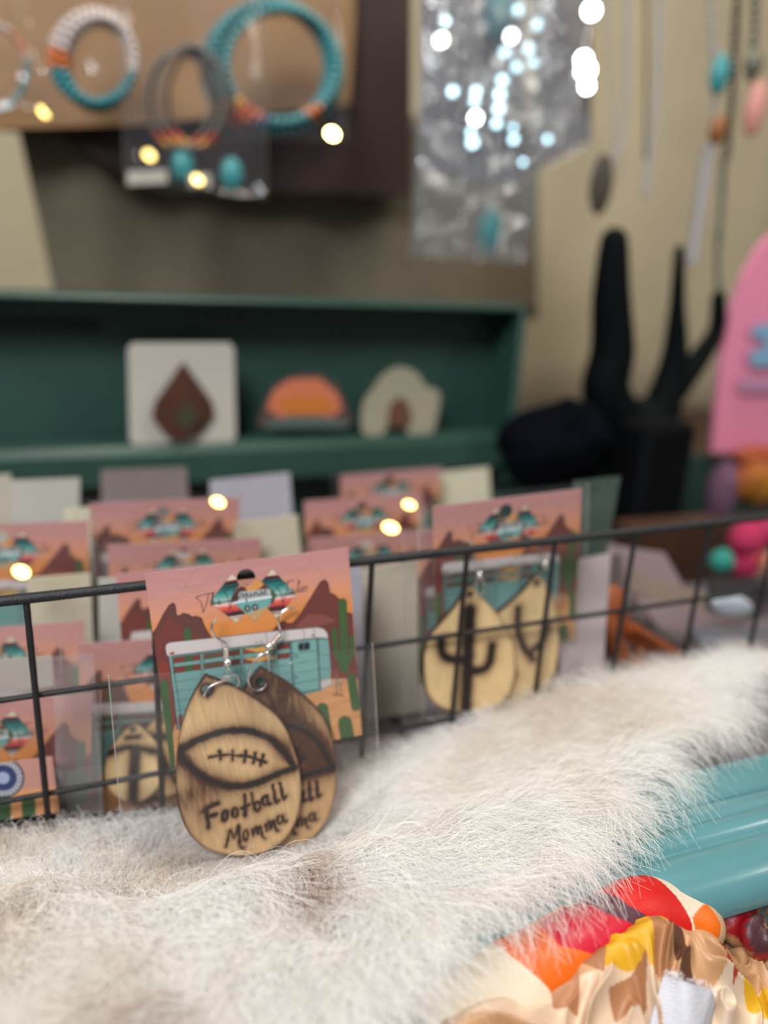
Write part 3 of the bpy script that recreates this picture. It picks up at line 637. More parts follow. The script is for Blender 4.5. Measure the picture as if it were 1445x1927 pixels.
at = nt.nodes.new('ShaderNodeAttribute'); at.attribute_name = 'Col'; out = nt.nodes.new('ShaderNodeOutputMaterial')
d1 = nt.nodes.new('ShaderNodeBsdfDiffuse'); d2 = nt.nodes.new('ShaderNodeBsdfTranslucent'); mx = nt.nodes.new('ShaderNodeMixShader'); mx.inputs[0].default_value = .22
gh_ = nt.nodes.new('ShaderNodeBsdfGlossy'); gh_.inputs['Roughness'].default_value = .4; m2_ = nt.nodes.new('ShaderNodeMixShader'); m2_.inputs[0].default_value = .06
for a, b in ((at.outputs['Color'], d1.inputs[0]), (at.outputs['Color'], d2.inputs[0]), (d1.outputs[0], mx.inputs[1]), (d2.outputs[0], mx.inputs[2]), (mx.outputs[0], m2_.inputs[1]), (gh_.outputs[0], m2_.inputs[2]), (m2_.outputs[0], out.inputs[0])): nt.links.new(a, b)
hc.materials.append(mm)
link('fur', hc, skin, kind='stuff')

# ------------------------------------------------------------------ clear bags and far cards
def pouch(wd, ht, gap=.0012, nx=26, ny=30, seed=0, amp=.0008):
    """clear bag: two wavy sheets joined at sides and bottom; local x right, y up, z out; origin at the bottom centre"""
    u = np.linspace(-.5, .5, nx); v = np.linspace(0, 1, ny); m = MB()
    for sg in (-1, 1):
        G = []
        for b in v:
            e = (1-(2*u)**2)**.35*min(1, b*6)**.5
            z = sg*gap*e+amp*((vnoise(u*wd+seed, np.full(nx, b*ht), 70, seed)-.5)+(vnoise(u*wd*2+b*ht*1.5, np.full(nx, b*ht*.4), 160, seed+3)-.5)*.9)*(.3+e)
            G.append(np.c_[u*wd, np.full(nx, b*ht), z])
        m.grid(G)
    return m
def seam_of(wd, ht):
    m = MB(); m.tube([(-wd/2, ht, 0), (-wd/2, 0, 0), (wd/2, 0, 0), (wd/2, ht, 0)], .00022, 6); return m
M['seam'] = plastic('film_edge', .35, (225, 220, 212), .15, 2.5, 0)
def bag(label, mtx, wd, ht, seed=0, film='film', group=None, gap=.0012, amp=.0008, name='clear_bag', seam=True):
    t = thing(name, label, 'bag', group=group, mtx=mtx); pouch(wd, ht, gap, seed=seed, amp=amp).build('film', M[film], t, smooth=True)
    if seam: seam_of(wd, ht).build('sealed_edge', M['seam'], t)
    return t
# hero bag: left seam px (207,1290)-(237,1648), bottom seam to (720,1560)
g_on, g_o, g_x, g_y, g_z = plane_frame((470, 1600), .004, (237, 1648), (720, 1562))
bl, br, tl = g_on(237, 1648), g_on(720, 1562), g_on(172, 1100)
gx = nrm(br-bl); gz = g_z; gy = np.cross(gz, gx); wd = np.linalg.norm(br-bl)
bag('thin clear plastic sleeve around the football earrings, its corner sunk in the fur', frame((bl+br)/2-gz*.0, gx, gy, gz), wd, float((tl-bl)@gy)*.70, seed=3, gap=.0085, amp=.0010)

def card_frame(pl, pr, d=None, y=None, lean=.12, roll=0):
    """top corners of a card as points in space -> its frame (origin at the card centre)"""
    a = Yp(*pl, y) if y is not None else D(*pl, d); dd = None
    if y is not None: b = Yp(*pr, y)
    else: b = Yp(*pr, a[1])
    x = nrm(b-a); yy = nrm(np.array([0, lean, 1.])-x*(np.array([0, lean, 1.])@x)); z = np.cross(x, yy)
    return a, b, x, yy, z
HW = .0400
def far_card(pl, pr, label, y, lean=.12, h=.0415, w_=None):
    a, b, x, yy, z = card_frame(pl, pr, y=y, lean=lean); o_ = (a+b)/2-yy*h
    return tag(link('earring_card', ME_CARD_FAR, mtx=frame(o_, x, yy, z)), label, 'card', 'printed earring cards'), frame(o_, x, yy, z), (a+b)/2
CARDS = [((795, 942), (1085, 908), .020, 'print card holding the cactus earrings, leaning behind the wire grid', .10),
         ((765, 992), (1050, 962), .030, 'print card hidden behind the cactus earring card, its left edge showing', .10),
         ((232, 1064), (500, 1040), .055, 'pink topped card directly behind the football earring card', .20),
         ((172, 1196), (430, 1180), .045, 'low print card left of the football card, behind wooden drops', .25),
         ((165, 936), (425, 926), .135, 'blurred print card standing highest at left in the basket', .10),
         ((205, 1014), (460, 1002), .110, 'blurred print card in front of the highest left one', .10),
         ((-140, 978), (112, 970), .125, 'blurred print card cut off by the left picture edge, upper', .15),
         ((-165, 1180), (82, 1160), .070, 'orange print card at the left edge below the upper one', .30),
         ((-190, 1318), (100, 1296), .0275, 'lowest print card at the left edge, under the round seal card', .25),
         ((620, 888), (830, 872), .235, 'farthest print card of the middle group in the basket', .10),
         ((543, 935), (800, 918), .160, 'wide blurred print card of the middle group, left of the glints', .10),
         ((565, 1004), (800, 988), .130, 'nearest print card of the middle group, right above the football card', .10)]
frames = []
for pl, pr, y, lab, ln in CARDS: frames.append(far_card(pl, pr, lab, y, ln))
bagi = 0
for i, (o_, F, topm) in enumerate(frames):
    if i in (2, 10): continue
    labs = {0: 'clear sleeve around the cactus earring card', 1: 'clear sleeve of the card hidden behind the cactus card', 3: 'clear sleeve around the low card left of the football card', 4: 'clear sleeve of the highest left card',
            5: 'clear sleeve of the card in front of the highest left one', 6: 'clear sleeve on the upper card cut by the left edge', 7: 'clear sleeve on the orange card at the left edge', 8: 'clear sleeve on the lowest left card',
            9: 'clear sleeve of the farthest middle card', 11: 'clear sleeve of the nearest middle card'}
    R3 = np.array(F); dn_ = min(.072, (R3[2, 3]-.0950)/R3[2, 1]); c = R3[:3, 3]-R3[:3, 1]*dn_+R3[:3, 0]*.002+R3[:3, 2]*.0003
    bag(labs[i], frame(c, R3[:3, 0], R3[:3, 1], R3[:3, 2]), .092, dn_+.041, seed=20+i, film='film', gap=.0045, seam=i < 9)

# wooden drops with cactus, behind the wire
def simple_drop(pts, hole, strokes, name, F0, scorch=lambda X, Y: 0*X, base=(214, 180, 130)):
    return None
def wood_frame(tip, bot, y, lean=.12):
    a = Yp(*tip, y); nv = nrm(np.array([0, 1., -lean])); k = nv@a
    def on(px, py): r = ray(px, py); return CAMP+r*((k-nv@CAMP)/(nv@r))
    z = -nv; yy = nrm(a-on(*bot)); x = np.cross(yy, z); return on, a, x, yy, z
def other_drop(label, tip, bot, outl, strokes, y, hole, base=(216, 184, 134), lean=.12, group=None, w_=1., drop_cat='earring'):
    on, o_, x, yy, z = wood_frame(tip, bot, y, lean)
    f = lambda px, py: (float((on(px, py)-o_)@x), float((on(px, py)-o_)@yy))
    O = [tuple(q) for q in spline([f(*q) for q in outl], 6, True)]; hcx = f(*hole)
    st = [('O', [f(*p) for p in P], wd) for P, wd in strokes]
    me = drop_mesh('wooden_drop', O, hcx, .0014, st, lambda X, Y: 0*X, .0008, 90, base, .003, seed=5)
    F = frame(o_, x, yy, z); t = thing('drop_earring', label, 'earring', group=group, mtx=F); link('wooden_drop', me, t)
    return t, on, np.array(F.inverted()), z
def simple_hook(t, on, inv, z, P, bead):
    def W(Q, l): return spline([(inv@np.array([*(on(*q)+z*l), 1.]))[:3] for q in Q], 6)
    m = MB(); m.tube(W(P, .0012), .00042, 8); m.build('ear_hook', M['silver'], t)
    m = MB(); m.ball(W([bead, (bead[0]+1, bead[1])], .0015)[0], .0018, 16, 10); m.build('silver_bead', M['silver'], t)
    b = bead; m = MB(); m.tube(W([(b[0]+10*math.cos(a)*.8, b[1]+22+16*math.sin(a)) for a in np.linspace(-1.5, 4.7, 16)], .0022), .00042, 8); m.build('jump_ring', M['silver'], t)
sp = lambda P, n=5: [tuple(q) for q in spline(P, n)]
cact = [(sp([(884, 1148), (882, 1200), (880, 1260), (876, 1345)]), 74), (sp([(830, 1205), (832, 1228), (846, 1240), (880, 1242)]), 52), (sp([(886, 1262), (910, 1260), (922, 1244), (926, 1215)]), 52)]
dA = other_drop('front cactus earring on the card behind the wire grid', (884, 1105), (885, 1338), [(884, 1103), (858, 1140), (828, 1175), (802, 1210), (798, 1260), (806, 1308), (836, 1334), (885, 1340), (930, 1332), (962, 1300), (970, 1250), (964, 1205), (940, 1160), (908, 1125)], cact, .010, (884, 1118))
simple_hook(*dA, [(872, 1012), (884, 1022), (890, 1040), (886, 1058), (894, 1072)], (899, 1080))
dB = other_drop('rear cactus earring at the right of the cactus card', (1012, 1085), (990, 1325), [(1012, 1083), (985, 1112), (955, 1140), (930, 1165), (925, 1225), (934, 1285), (960, 1318), (990, 1326), (1020, 1310), (1045, 1262), (1052, 1200), (1046, 1140), (1030, 1100)],
                [(sp([(975, 1145), (974, 1180), (984, 1215), (1002, 1240)]), 36), (sp([(1030, 1180), (1018, 1210), (1000, 1225)]), 40), (sp([(968, 1270), (950, 1300)]), 24)], .0125, (1010, 1097))
simple_hook(*dB, [(985, 1003), (1000, 1012), (1010, 1028), (1016, 1048)], (1022, 1060))
dC = other_drop('wooden football earring seen through the sleeve left of the football card, front', (250, 1370), (262, 1510), [(252, 1362), (225, 1385), (205, 1415), (196, 1450), (205, 1488), (235, 1508), (270, 1506), (300, 1480), (308, 1440), (300, 1405), (275, 1375)], [(sp([(200, 1420), (245, 1406), (305, 1418)]), 30), (sp([(255, 1410), (252, 1460), (250, 1505)]), 56), ([(240, 1388), (262, 1386)], 20)], .0255, (250, 1372), lean=.25)
dD = other_drop('wooden football earring seen through the sleeve left of the football card, rear', (300, 1348), (318, 1490), [(302, 1345), (280, 1365), (262, 1400), (258, 1440), (270, 1480), (300, 1500), (335, 1490), (352, 1450), (350, 1400), (328, 1362)], [(sp([(265, 1400), (300, 1385), (350, 1400)]), 36), (sp([(290, 1400), (330, 1470)]), 30)], .0290, (302, 1356), lean=.25, base=(196, 160, 112))

# card with a round seal at the lower left, its clear sleeve, and a white label strip
on, o_, x, yy, z = wood_frame((20, 1440), (30, 1560), .0125, .3)
f = lambda px, py: (float((on(px, py)-o_)@x), float((on(px, py)-o_)@yy))
# ring and disc printed on the card, arrow-free emblem of rings
O = [f(-120, 1452), f(-112, 1560), f(112, 1528), f(98, 1424)]
G = radial(O, f(-30, 1440), .001, .0007, 110); V_, F_, A_ = plate(G, -.0005, 0)
Ls = [('p', [f(-120, 1500), f(-112, 1560), f(112, 1528), f(106, 1480)], (206, 140, 88)), ('p', [f(40, 1500), f(66, 1496), f(68, 1540), f(42, 1544)], (60, 90, 56)), ('p', [f(-10, 1500), f(20, 1496), f(22, 1560), f(-8, 1560)], (60, 90, 56))]
ctr = (6, 1464); ring = lambda r: [f(ctr[0]+r*math.cos(a), ctr[1]+r*.95*math.sin(a)) for a in np.linspace(0, 6.2, 30)]
Ls += [('p', ring(40), (44, 48, 66)), ('p', ring(36), (170, 170, 176)), ('p', ring(26), (44, 56, 100)), ('p', ring(12), (150, 160, 190))]
Ls += [('l', [f(ctr[0]+28.5*math.cos(a), ctr[1]+27*math.sin(a)), f(ctr[0]+33.5*math.cos(a), ctr[1]+31.8*math.sin(a))], .0004, (60, 62, 80)) for a in np.linspace(0, 6.28, 26)]
C_ = np.tile(np.array(lin((210, 190, 176))), (len(V_), 1)); C_[:A_] = paint_ss(V_[:A_, 0], V_[:A_, 1], Ls, lambda X, Y: np.tile(np.array(lin((186, 130, 116))), (len(X), 1)), .0004)
m = MB(); m.add(V_, F_); m_ = m.mesh('seal_card', M['print'], False, C_)
tag(link('seal_card', m_, mtx=frame(o_, x, yy, z)), 'small card with a round blue and white seal, low at the left edge', 'card')
def slab(name, label, cat, corners, y, thick, material, lean=.15, group=None, bev=0):
    on, o_, x, yy, z = wood_frame(corners[0], corners[1], y, lean); f = lambda px, py: (float((on(px, py)-o_)@x), float((on(px, py)-o_)@yy))
    lo = (.0965-o_[2])/yy[2] if y < .3 and yy[2] > .8 else -9      # nothing reaches below the basket floor
    m = MB(); m.prism([(a, max(b, lo)) for a, b in (f(*c) for c in corners)], -thick, 0); return m.build(name, material, None, smooth=False, label=label, cat=cat, group=group, mtx=frame(o_, x, yy, z))
slab('paper_label', 'pale grey paper label standing across the left edge of the basket', 'label', [(-60, 1246), (-60, 1312), (102, 1292), (98, 1234)], .034, .0006, mat('pale_paper', (176, 166, 156), .8))
slab('tall_packet', 'tall milky packet standing between the left wire and the football sleeve', 'packet', [(98, 1238), (108, 1545), (196, 1528), (176, 1232)], .020, .002, M['film_milky'])

# ------------------------------------------------------------------ patterned cloths at the lower right
def in_px(P, z): return [tuple(Zp(*p, z)[:2]) for p in P]
M['satin'] = vcmat('printed_satin', .45, bump=.35, spec=.45, sat=1.04)
cp = spline([D(800, 1950, .228), D(900, 1885, .236), D(1000, 1826, .245), D(1100, 1768, .255), D(1190, 1722, .265), D(1275, 1722, .274), D(1345, 1760, .277)], 50)
sl = np.linspace(0, 1, len(cp)); cx_ = np.interp(sl, [0, 1], [800, 1345])
pxs = []
for p in cp: c = RW.T@(p-CAMP); pxs.append(c[0]/c[2]*FPX+CX)
pxs = np.array(pxs); nth = 150; V = []; UV = []
camdir = nrm(CAMP-cp[len(cp)//2]); T = np.gradient(cp, axis=0); T /= np.linalg.norm(T, axis=1)[:, None]
for i, p in enumerate(cp):
    up = nrm(np.array([0, 0, 1.])-T[i]*T[i][2]); sd = np.cross(T[i], up)
    for k in range(nth):
        a = 2*math.pi*k/nth; e = 1.
        if i > len(cp)-44: e = math.sqrt(max(0.02, 1-((i-len(cp)+44)/44.)**2))
        rr = .0112*e*(1+.05*math.sin(3*a+i*.042)+.03*math.sin(i*.1))
        V.append(p+up*math.cos(a)*rr*.95+sd*math.sin(a)*rr*1.1); aa = (a+math.pi) % (2*math.pi)-math.pi
        UV.append((pxs[i], aa))
UV = np.array(UV); F_ = [(i*nth+k, i*nth+(k+1) % nth, (i+1)*nth+(k+1) % nth, (i+1)*nth+k) for i in range(len(cp)-1) for k in range(nth)]
F_ += [tuple(range(nth)), tuple((len(cp)-1)*nth+k for k in range(nth))]
# print laid out along the roll (x) and around it (angle: 0 on top, 2 low at the front)
RP = [('p', [(985, 3), (1000, 1.6), (985, .9), (962, 0), (950, -1), (1090, -1), (1092, 1), (1082, 2), (1060, 3)], (226, 104, 40)),
      ('p', [(1085, 3), (1092, 1), (1085, .9), (1110, 1.0), (1160, 1.7), (1165, 3)], (206, 158, 116)),
      ('p', [(1035, -.6), (1035, .3), (1065, .75), (1100, 1.2), (1140, 1.6), (1170, 1.8), (1168, 1.1), (1150, .5), (1120, -.6)], (198, 38, 58)),
      ('p', [(1110, -.8), (1125, .2), (1160, .9), (1170, 1.9), (1200, 1.9), (1195, 1.1), (1165, .3), (1150, -.8)], (84, 44, 58)),
      ('p', [(1140, -1), (1160, .3), (1195, 1.2), (1205, 2.2), (1262, 2.2), (1250, .9), (1235, 0), (1220, -1)], (206, 44, 40)),
      ('p', [(1220, -1), (1235, .1), (1255, .8), (1290, .2), (1300, -1)], (226, 206, 182)),
      ('p', [(1255, .85), (1290, .2), (1315, .6), (1310, 1.5), (1262, 2.2)], (230, 110, 40)),
      ('p', [(1300, -1.5), (1290, .2), (1312, .6), (1305, 2.4), (1360, 2.4), (1360, -1.5)], (206, 172, 136))]
flip = UV[:, 1]
probe = np.array([V[(len(cp)//2)*nth+k] for k in (nth//4, 3*nth//4)])
if np.linalg.norm(probe[0]-CAMP) > np.linalg.norm(probe[1]-CAMP): flip = -flip
C_ = paint(UV[:, 0], flip, RP, lambda X, Y: np.tile(np.array(lin((226, 208, 182))), (len(X), 1)))
for ch in range(3): pass
m = MB(); m.add(V, F_)
m.build('satin_scarf_roll', M['satin'], None, smooth=True, col=C_, label='rolled satin scarf printed cream, orange, crimson and purple along the fur edge', cat='scarf')

# gathered satin in front
nu, nv = 520, 300
crest_px = [(820, 1960, -.156), (905, 1893, -.150), (985, 1880, -.148), (1055, 1852, -.147), (1110, 1806, -.146), (1160, 1776, -.145), (1195, 1752, -.144), (1250, 1730, -.142), (1300, 1752, -.142), (1335, 1752, -.142), (1385, 1802, -.141), (1415, 1782, -.140), (1470, 1772, -.139)]
cr = np.array([Yp(a, b, c) for a, b, c in crest_px]); cs_ = spline(cr, 10); U = np.linspace(0, 1, nu); si = np.linspace(0, 1, len(cs_))
crx = np.stack([np.interp(U, si, cs_[:, k]) for k in range(3)], -1); G = np.zeros((nu, nv, 3))
for j, v in enumerate(np.linspace(-.18, 1, nv)):
    yy_ = crx[:, 1]-.075*v
    xx_ = crx[:, 0]-.028*max(v, 0)+.002*math.sin(v*9)
    h0 = crx[:, 2]-.1035
    if v < 0: zz = .1035+h0*(1-(v/.18)**2)
    else:
        zz = .1035+h0*(1-.45*sst(0, .35, v)-.2*sst(.4, 1, v))
    wq = U*12+3.2*vnoise(U*3, U*0+v*2, 2.2, 81)-v*2.2
    fold = (1-np.abs(np.sin(wq*math.pi)))**1.5*.0050*(.4+1.2*vnoise(U*4, U*0+v*2, 2.5, 91))+(1-np.abs(np.sin((wq*.61-v*2.4+.3)*math.pi)))**1.8*.0060*(.3+1.3*vnoise(U*3, U*0+v*3, 2., 92))
    zz = zz+(fold-.003)*sst(0, .10, abs(v)+.0)*(.7 if v < 0 else 1)+.0015*(vnoise(xx_, np.full(nu, v*.07), 160, 83)-.5)
    G[:, j] = np.c_[xx_, yy_, np.maximum(zz-.022*sst(.8, 1, v)-.022*sst(.10, .18, -v), .0805)]
Xf, Yf, Zf = G[..., 0].ravel(), G[..., 1].ravel(), G[..., 2].ravel()
TANC, GOLD, BRW, CREAM = (200, 154, 114), (218, 164, 54), (112, 70, 50), (224, 202, 178)
zq = .121
FP = [('p', in_px([(1105, 1815), (1130, 1780), (1165, 1760), (1200, 1740), (1222, 1800), (1235, 1890), (1130, 1900)], .137), GOLD),
      ('p', in_px([(1195, 1745), (1232, 1735), (1262, 1850), (1232, 1850), (1216, 1790)], .137), (168, 118, 82)),
      ('p', in_px([(1228, 1750), (1250, 1715), (1276, 1730), (1264, 1760), (1238, 1768)], .139), (224, 176, 30)),
      ('p', in_px([(1242, 1758), (1266, 1752), (1290, 1800), (1316, 1845), (1280, 1842), (1256, 1810)], .136), (96, 58, 42)),
      ('p', in_px([(820, 1990), (905, 1900), (1000, 1905), (1110, 1900), (1225, 1888), (1245, 1910), (1210, 1990)], .128), (222, 192, 164)),
      ('p', in_px([(1055, 1872), (1105, 1850), (1125, 1870), (1122, 1912), (1085, 1890)], .127), (164, 112, 78)),
      ('p', in_px([(1020, 1915), (1075, 1890), (1080, 1960), (1030, 1960)], .125), (176, 124, 90)),
      ('p', in_px([(1130, 1940), (1195, 1895), (1210, 1950), (1150, 1970)], .125), (170, 118, 82)),
      ('p', in_px([(1330, 1860), (1385, 1812), (1470, 1795), (1490, 1990), (1290, 1990), (1305, 1900)], .130), CREAM),
      ('p', in_px([(1405, 1795), (1480, 1765), (1490, 1825), (1430, 1812)], .136), (222, 172, 56)),
      ('p', in_px([(1428, 1880), (1480, 1890), (1480, 1925), (1440, 1900)], .128), (190, 40, 60)),
      ('p', in_px([(1355, 1750), (1370, 1742), (1400, 1790), (1392, 1800)], .138), (176, 60, 44))]
C_ = paint(Xf, Yf, FP, lambda X, Y: np.array(lin(TANC))*(1+.15*(vnoise(X, Y, 60, 88)-.5))[:, None])
m = MB(); m.grid(G); o = m.build('gathered_satin', M['satin'], None, smooth=True, col=C_, label='gathered tan satin cloth with gold and brown patches at the lower right', cat='cloth')
o.modifiers.new('s', 'SOLIDIFY').thickness = .0006
# white sewn tag on the cloth
qa, qb, qc, qd = D(1200, 2000, .226), D(1248, 1834, .2385), D(1352, 1868, .2400), D(1320, 2010, .226); tcam = nrm(CAMP-qb); Gt = []
for a in np.linspace(0, 1, 40):
    row = []
    for b in np.linspace(0, 1, 36):
        p = (qa*(1-a)+qb*a)*(1-b)+(qd*(1-a)+qc*a)*b
        p = p+tcam*(.0040*math.sin(b*3.14)**.7*math.sin(min(1, a*1.05)*1.9)+.0012*math.sin(b*9+a*4))-np.array([0, 0, .004*sst(.85, 1, b)])
        row.append(p)
    Gt.append(row)
tg = thing('cloth_tag', 'white folded cloth tag with a stitched edge on the gathered satin', 'tag')
m = MB(); m.grid(Gt); o = m.build('tag_fabric', mat('white_cotton', (190, 188, 194), .85, bump=.5, scale=700), tg, smooth=True); o.modifiers.new('s', 'SOLIDIFY').thickness = .0009
m = MB(); Gt = np.array(Gt); Q = Gt[:, 7]+tcam*.0007; S_ = Gt[-1, :]
for i in range(1, len(Q)-1, 2): m.tube([Q[i]*.9+Q[i-1]*.1, Q[i]*.35+Q[i+1]*.65], .00040, 6)
m.build('stitching', mat('white_thread', (236, 234, 236), .7), tg, smooth=True)
m = MB()
for k in range(60):
    q = S_[RNG.integers(1, len(S_)-2)]; m.tube(spline([q, q+np.array([RNG.normal(0, .0006), RNG.normal(0, .0006), .0011]), q+np.array([RNG.normal(0, .001), RNG.normal(0, .001), .0016])], 3), .00006, 4)
m.build('frayed_thread', mat('fray', (230, 228, 230), .8), tg, kind='stuff')
# small dark patterned scrunchie at the right edge
sc = D(1450, 1728, .285); m = MB(); Vv = []; n1, n2 = 60, 20; cc = []
for i in range(n1):
    a = 2*math.pi*i/n1
    for k in range(n2):
        b = 2*math.pi*k/n2; r2 = .0065+.0016*math.sin(9*a+2*math.sin(b)); R_ = .0135+r2*math.cos(b)
        Vv.append(sc+np.array([R_*math.cos(a), R_*math.sin(a)*.8, r2*math.sin(b)])); cc.append(lin([(176, 132, 96), (150, 34, 40), (70, 40, 44), (176, 132, 96)][int((a*1.6+b*.5) % 4)]))
m.add(Vv, [(i*n2+k, i*n2+(k+1) % n2, ((i+1) % n1)*n2+(k+1) % n2, ((i+1) % n1)*n2+k) for i in range(n1) for k in range(n2)])
m.build('scrunchie', M['satin'], None, smooth=True, col=np.array(cc), label='small tan and dark red scrunchie at the right edge below the teal rim', cat='scrunchie')
# brown bead work showing in the gap between scarf and gathered cloth
# ------------------------------------------------------------------ things on the lid ledge
YL = .338
def flat(name, label, cat, pts, y, th, m_, lean=.06, group=None, n=0):
    P = [tuple(q) for q in spline(pts, n, True)] if n else pts
    on, o_, x, yy, z = wood_frame(P[0], P[len(P)//2], y, lean); y0 = Yp(*P[0], y)
    z = -nrm(np.array([0, 1., -lean])); x = nrm(np.array([1., 0, 0])); yy = np.cross(z, x); f = lambda a, b: (float((on(a, b)-o_)@x), float((on(a, b)-o_)@yy))
    t = thing(name, label, cat, group=group, mtx=frame(o_, x, yy, z)) if cat else None
    def piece(nm, q, m2, z0, z1, n2=0, lab=None):
        q = [tuple(a) for a in spline(q, n2, True)] if n2 else q
        mm_ = MB(); mm_.prism([f(*a) for a in q], z0, z1); return mm_.build(nm, m2, t, smooth=False, label=lab)
    piece('backing_card', P, m_, -th, 0.); return piece
pc = flat('drop_earring_card', 'white card with a pair of dark brown diamond drops leaning in the lid', 'card', [(240, 655), (250, 645), (432, 645), (440, 655), (444, 822), (434, 834), (254, 838), (244, 828)], YL, .001, M['white'])
DB = mat('dark_brown_leather', (70, 36, 20), .5, noise=.2, scale=40); OL = mat('olive_brown_leather', (58, 54, 34), .5)
pc('diamond_drop', [(344, 680), (396, 752), (402, 782), (372, 814), (345, 824), (315, 814), (288, 782), (294, 752)], DB, .001, .004); pc('diamond_drop', [(338, 690), (384, 756), (386, 786), (360, 818), (336, 826), (310, 816), (284, 784), (290, 756)], DB, .005, .008)
pc('drop_inlay', [(345, 752), (375, 780), (350, 812), (325, 785)], OL, .008, .010)
pc = flat('dome_card', 'orange domed card with dark mountain sides leaning in the lid', 'card', [(484, 800), (500, 755), (520, 722), (560, 704), (600, 704), (632, 722), (650, 755), (664, 798)], YL, .002, mat('dusky_card', (84, 60, 54), .8))
pc('sunset_print', [(502, 768), (515, 735), (545, 714), (600, 712), (634, 740), (642, 770), (610, 796), (545, 798)], mat('salmon_print', (196, 108, 74), .7), 0, .001)
pc('sun_band', [(515, 758), (545, 745), (600, 745), (632, 760), (612, 778), (545, 780)], mat('orange_print', (188, 106, 30), .7), .001, .0015)
pc('grey_foreground', [(505, 790), (545, 782), (610, 782), (655, 794), (655, 806), (500, 806)], mat('grey_print', (72, 88, 84), .7), .001, .0015)
pc = flat('flower_card', 'pale flower shaped card with a brown arch leaning in the lid', 'card', [(682, 812), (684, 760), (700, 735), (722, 705), (752, 690), (785, 702), (800, 725), (826, 738), (824, 775), (812, 815), (775, 822), (760, 800), (735, 800), (715, 820)], YL, .002, mat('pale_sage', (150, 142, 120), .8), n=4)
pc('arch_print', [(728, 800), (732, 765), (750, 745), (768, 758), (775, 790), (765, 806)], mat('arch_brown', (96, 58, 40), .7), 0, .001)

# ------------------------------------------------------------------ boards with bracelets behind
slab('leather_hide', 'dark brown leather hide hanging behind the tan board', 'leather', [(-120, 235), (110, 250), (240, 335), (500, 362), (773, 368), (775, -120), (-120, -120)], .56, .012, M['darkwood'], 0)
slab('display_board', 'tan wooden display board behind the bracelets', 'board', [(-160, 246), (240, 236), (658, 196), (668, 40), (668, -140), (-160, -140)], .535, .010, M['board'], 0)
BC = {'w': (206, 190, 184), 't': (48, 132, 138), 'T': (76, 140, 140), 'o': (206, 110, 50), 'r': (190, 60, 44), 'y': (224, 160, 60), 'p': (100, 80, 120), 'k': (62, 54, 50), 'g': (110, 104, 96)}
def bracelet(name, label, cx0, cy0, rx_, ry_, y, colf, strands, bead=.0017, cat='bracelet', group='beaded bracelets on the board'):
    c = Yp(cx0, cy0, y); ux = Yp(cx0+100, cy0, y)-c; uy = Yp(cx0, cy0-100, y)-c
    t = thing(name, label, cat, tuple(c), group)
    for si_, (dx_, dy_, k1, k2) in enumerate(strands):
        m = MB(); cols = []; per = 2*math.pi*math.sqrt(((rx_*k1)**2+(ry_*k2)**2)/2)/100*np.linalg.norm(ux); nb = int(per/(bead*1.85))
        for i in range(nb):
            a = 2*math.pi*i/nb; p = ux*((dx_+rx_*k1*math.cos(a))/100)+uy*((dy_+ry_*k2*math.sin(a))/100)+np.array([0, -.004*si_+.0015*math.sin(a*2), 0])
            n0 = m.n; m.ball(p, bead, 8, 6); cols += [lin(BC[colf(math.degrees(a) % 360, si_)])]*(m.n-n0)
        o = m.build('bead_strand', M['beads'], t, smooth=True, col=np.array(cols), kind='stuff')
    return t
M['beads'] = vcmat('glass_beads', .3, spec=.6)
bracelet('beaded_bracelet', 'white and turquoise beaded bracelet with an orange patch, left on the board', 187, 126, 72, 88, .47,
         lambda a, s_: 't' if 195 < a < 340 else ('o' if 165 < a < 195 else 'w'), [(0, 0, .86, .92), (-12, 14, 1.05, .95), (-4, 6, .95, 1.0), (2, -4, .8, .9), (-8, 10, .99, .98), (0, 4, .9, .9)], .0034)
bracelet('beaded_bracelet', 'large turquoise beaded bracelet with a red and orange patch, right on the board', 512, 132, 112, 118, .47,
         lambda a, s_: ('y' if a < 222 else 'o' if a < 230 else 'r' if a < 240 else 'o' if a < 248 else 'p') if 212 < a < 256 else ('o' if 300 < a < 312 else 'tT'[s_ % 2]), [(8, -2, 1., 1.), (-12, 0, 1., 1.), (0, 2, .92, .94), (14, -8, .98, .96), (-4, 4, .95, .97), (12, 0, .9, .9)], .0040)
tb_ = bracelet('beaded_bracelet', 'dark beaded bracelet with turquoise nuggets, between the white and turquoise ones', 345, 190, 62, 96, .45,
               lambda a, s_: ('r' if a < 235 else 'y') if 222 < a < 250 else (('y' if a < 300 else 'r') if 285 < a < 312 else 'kg'[s_ % 2]), [(0, 0, 1., 1.), (-8, 0, .95, .95), (26, 0, .9, .95), (12, 2, .95, 1.)], .0024)
c0 = np.array(tb_.location)
for q in ((345, 312), (436, 328)):
    m = MB(); m.ball(Yp(*q, .445)-c0, (.010, .007, .014), 14, 10); m.build('turquoise_nugget', M['turq'], tb_)
bracelet('beaded_bracelet', 'half hidden teal and orange bracelet cut by the left picture edge', -40, 130, 90, 92, .47, lambda a, s_: 'o' if 20 < a < 50 else 't' if a > 290 or a < 10 else 'w', [(0, 0, 1, 1), (10, 0, .92, .95)], .0022)
def hang_bag(label, q, y, seed, film='film', amp=.002, gap=.003, group=None):
    """hanging bag given by its lower left, lower right and upper left corner in the photo"""
    a, b, c = Yp(*q[0], y), Yp(*q[1], y), Yp(*q[2], y); x = nrm(b-a); yy = nrm((c-a)-x*((c-a)@x)); z = np.cross(x, yy)
    return bag(label, frame((a+b)/2, x, yy, z), float(np.linalg.norm(b-a)), float((c-a)@yy), seed=seed, film=film, amp=amp, gap=gap, group=group)
hang_bag('clear bag hanging around the white and turquoise bracelet', [(78, 222), (262, 228), (78, -90)], .462, 61)
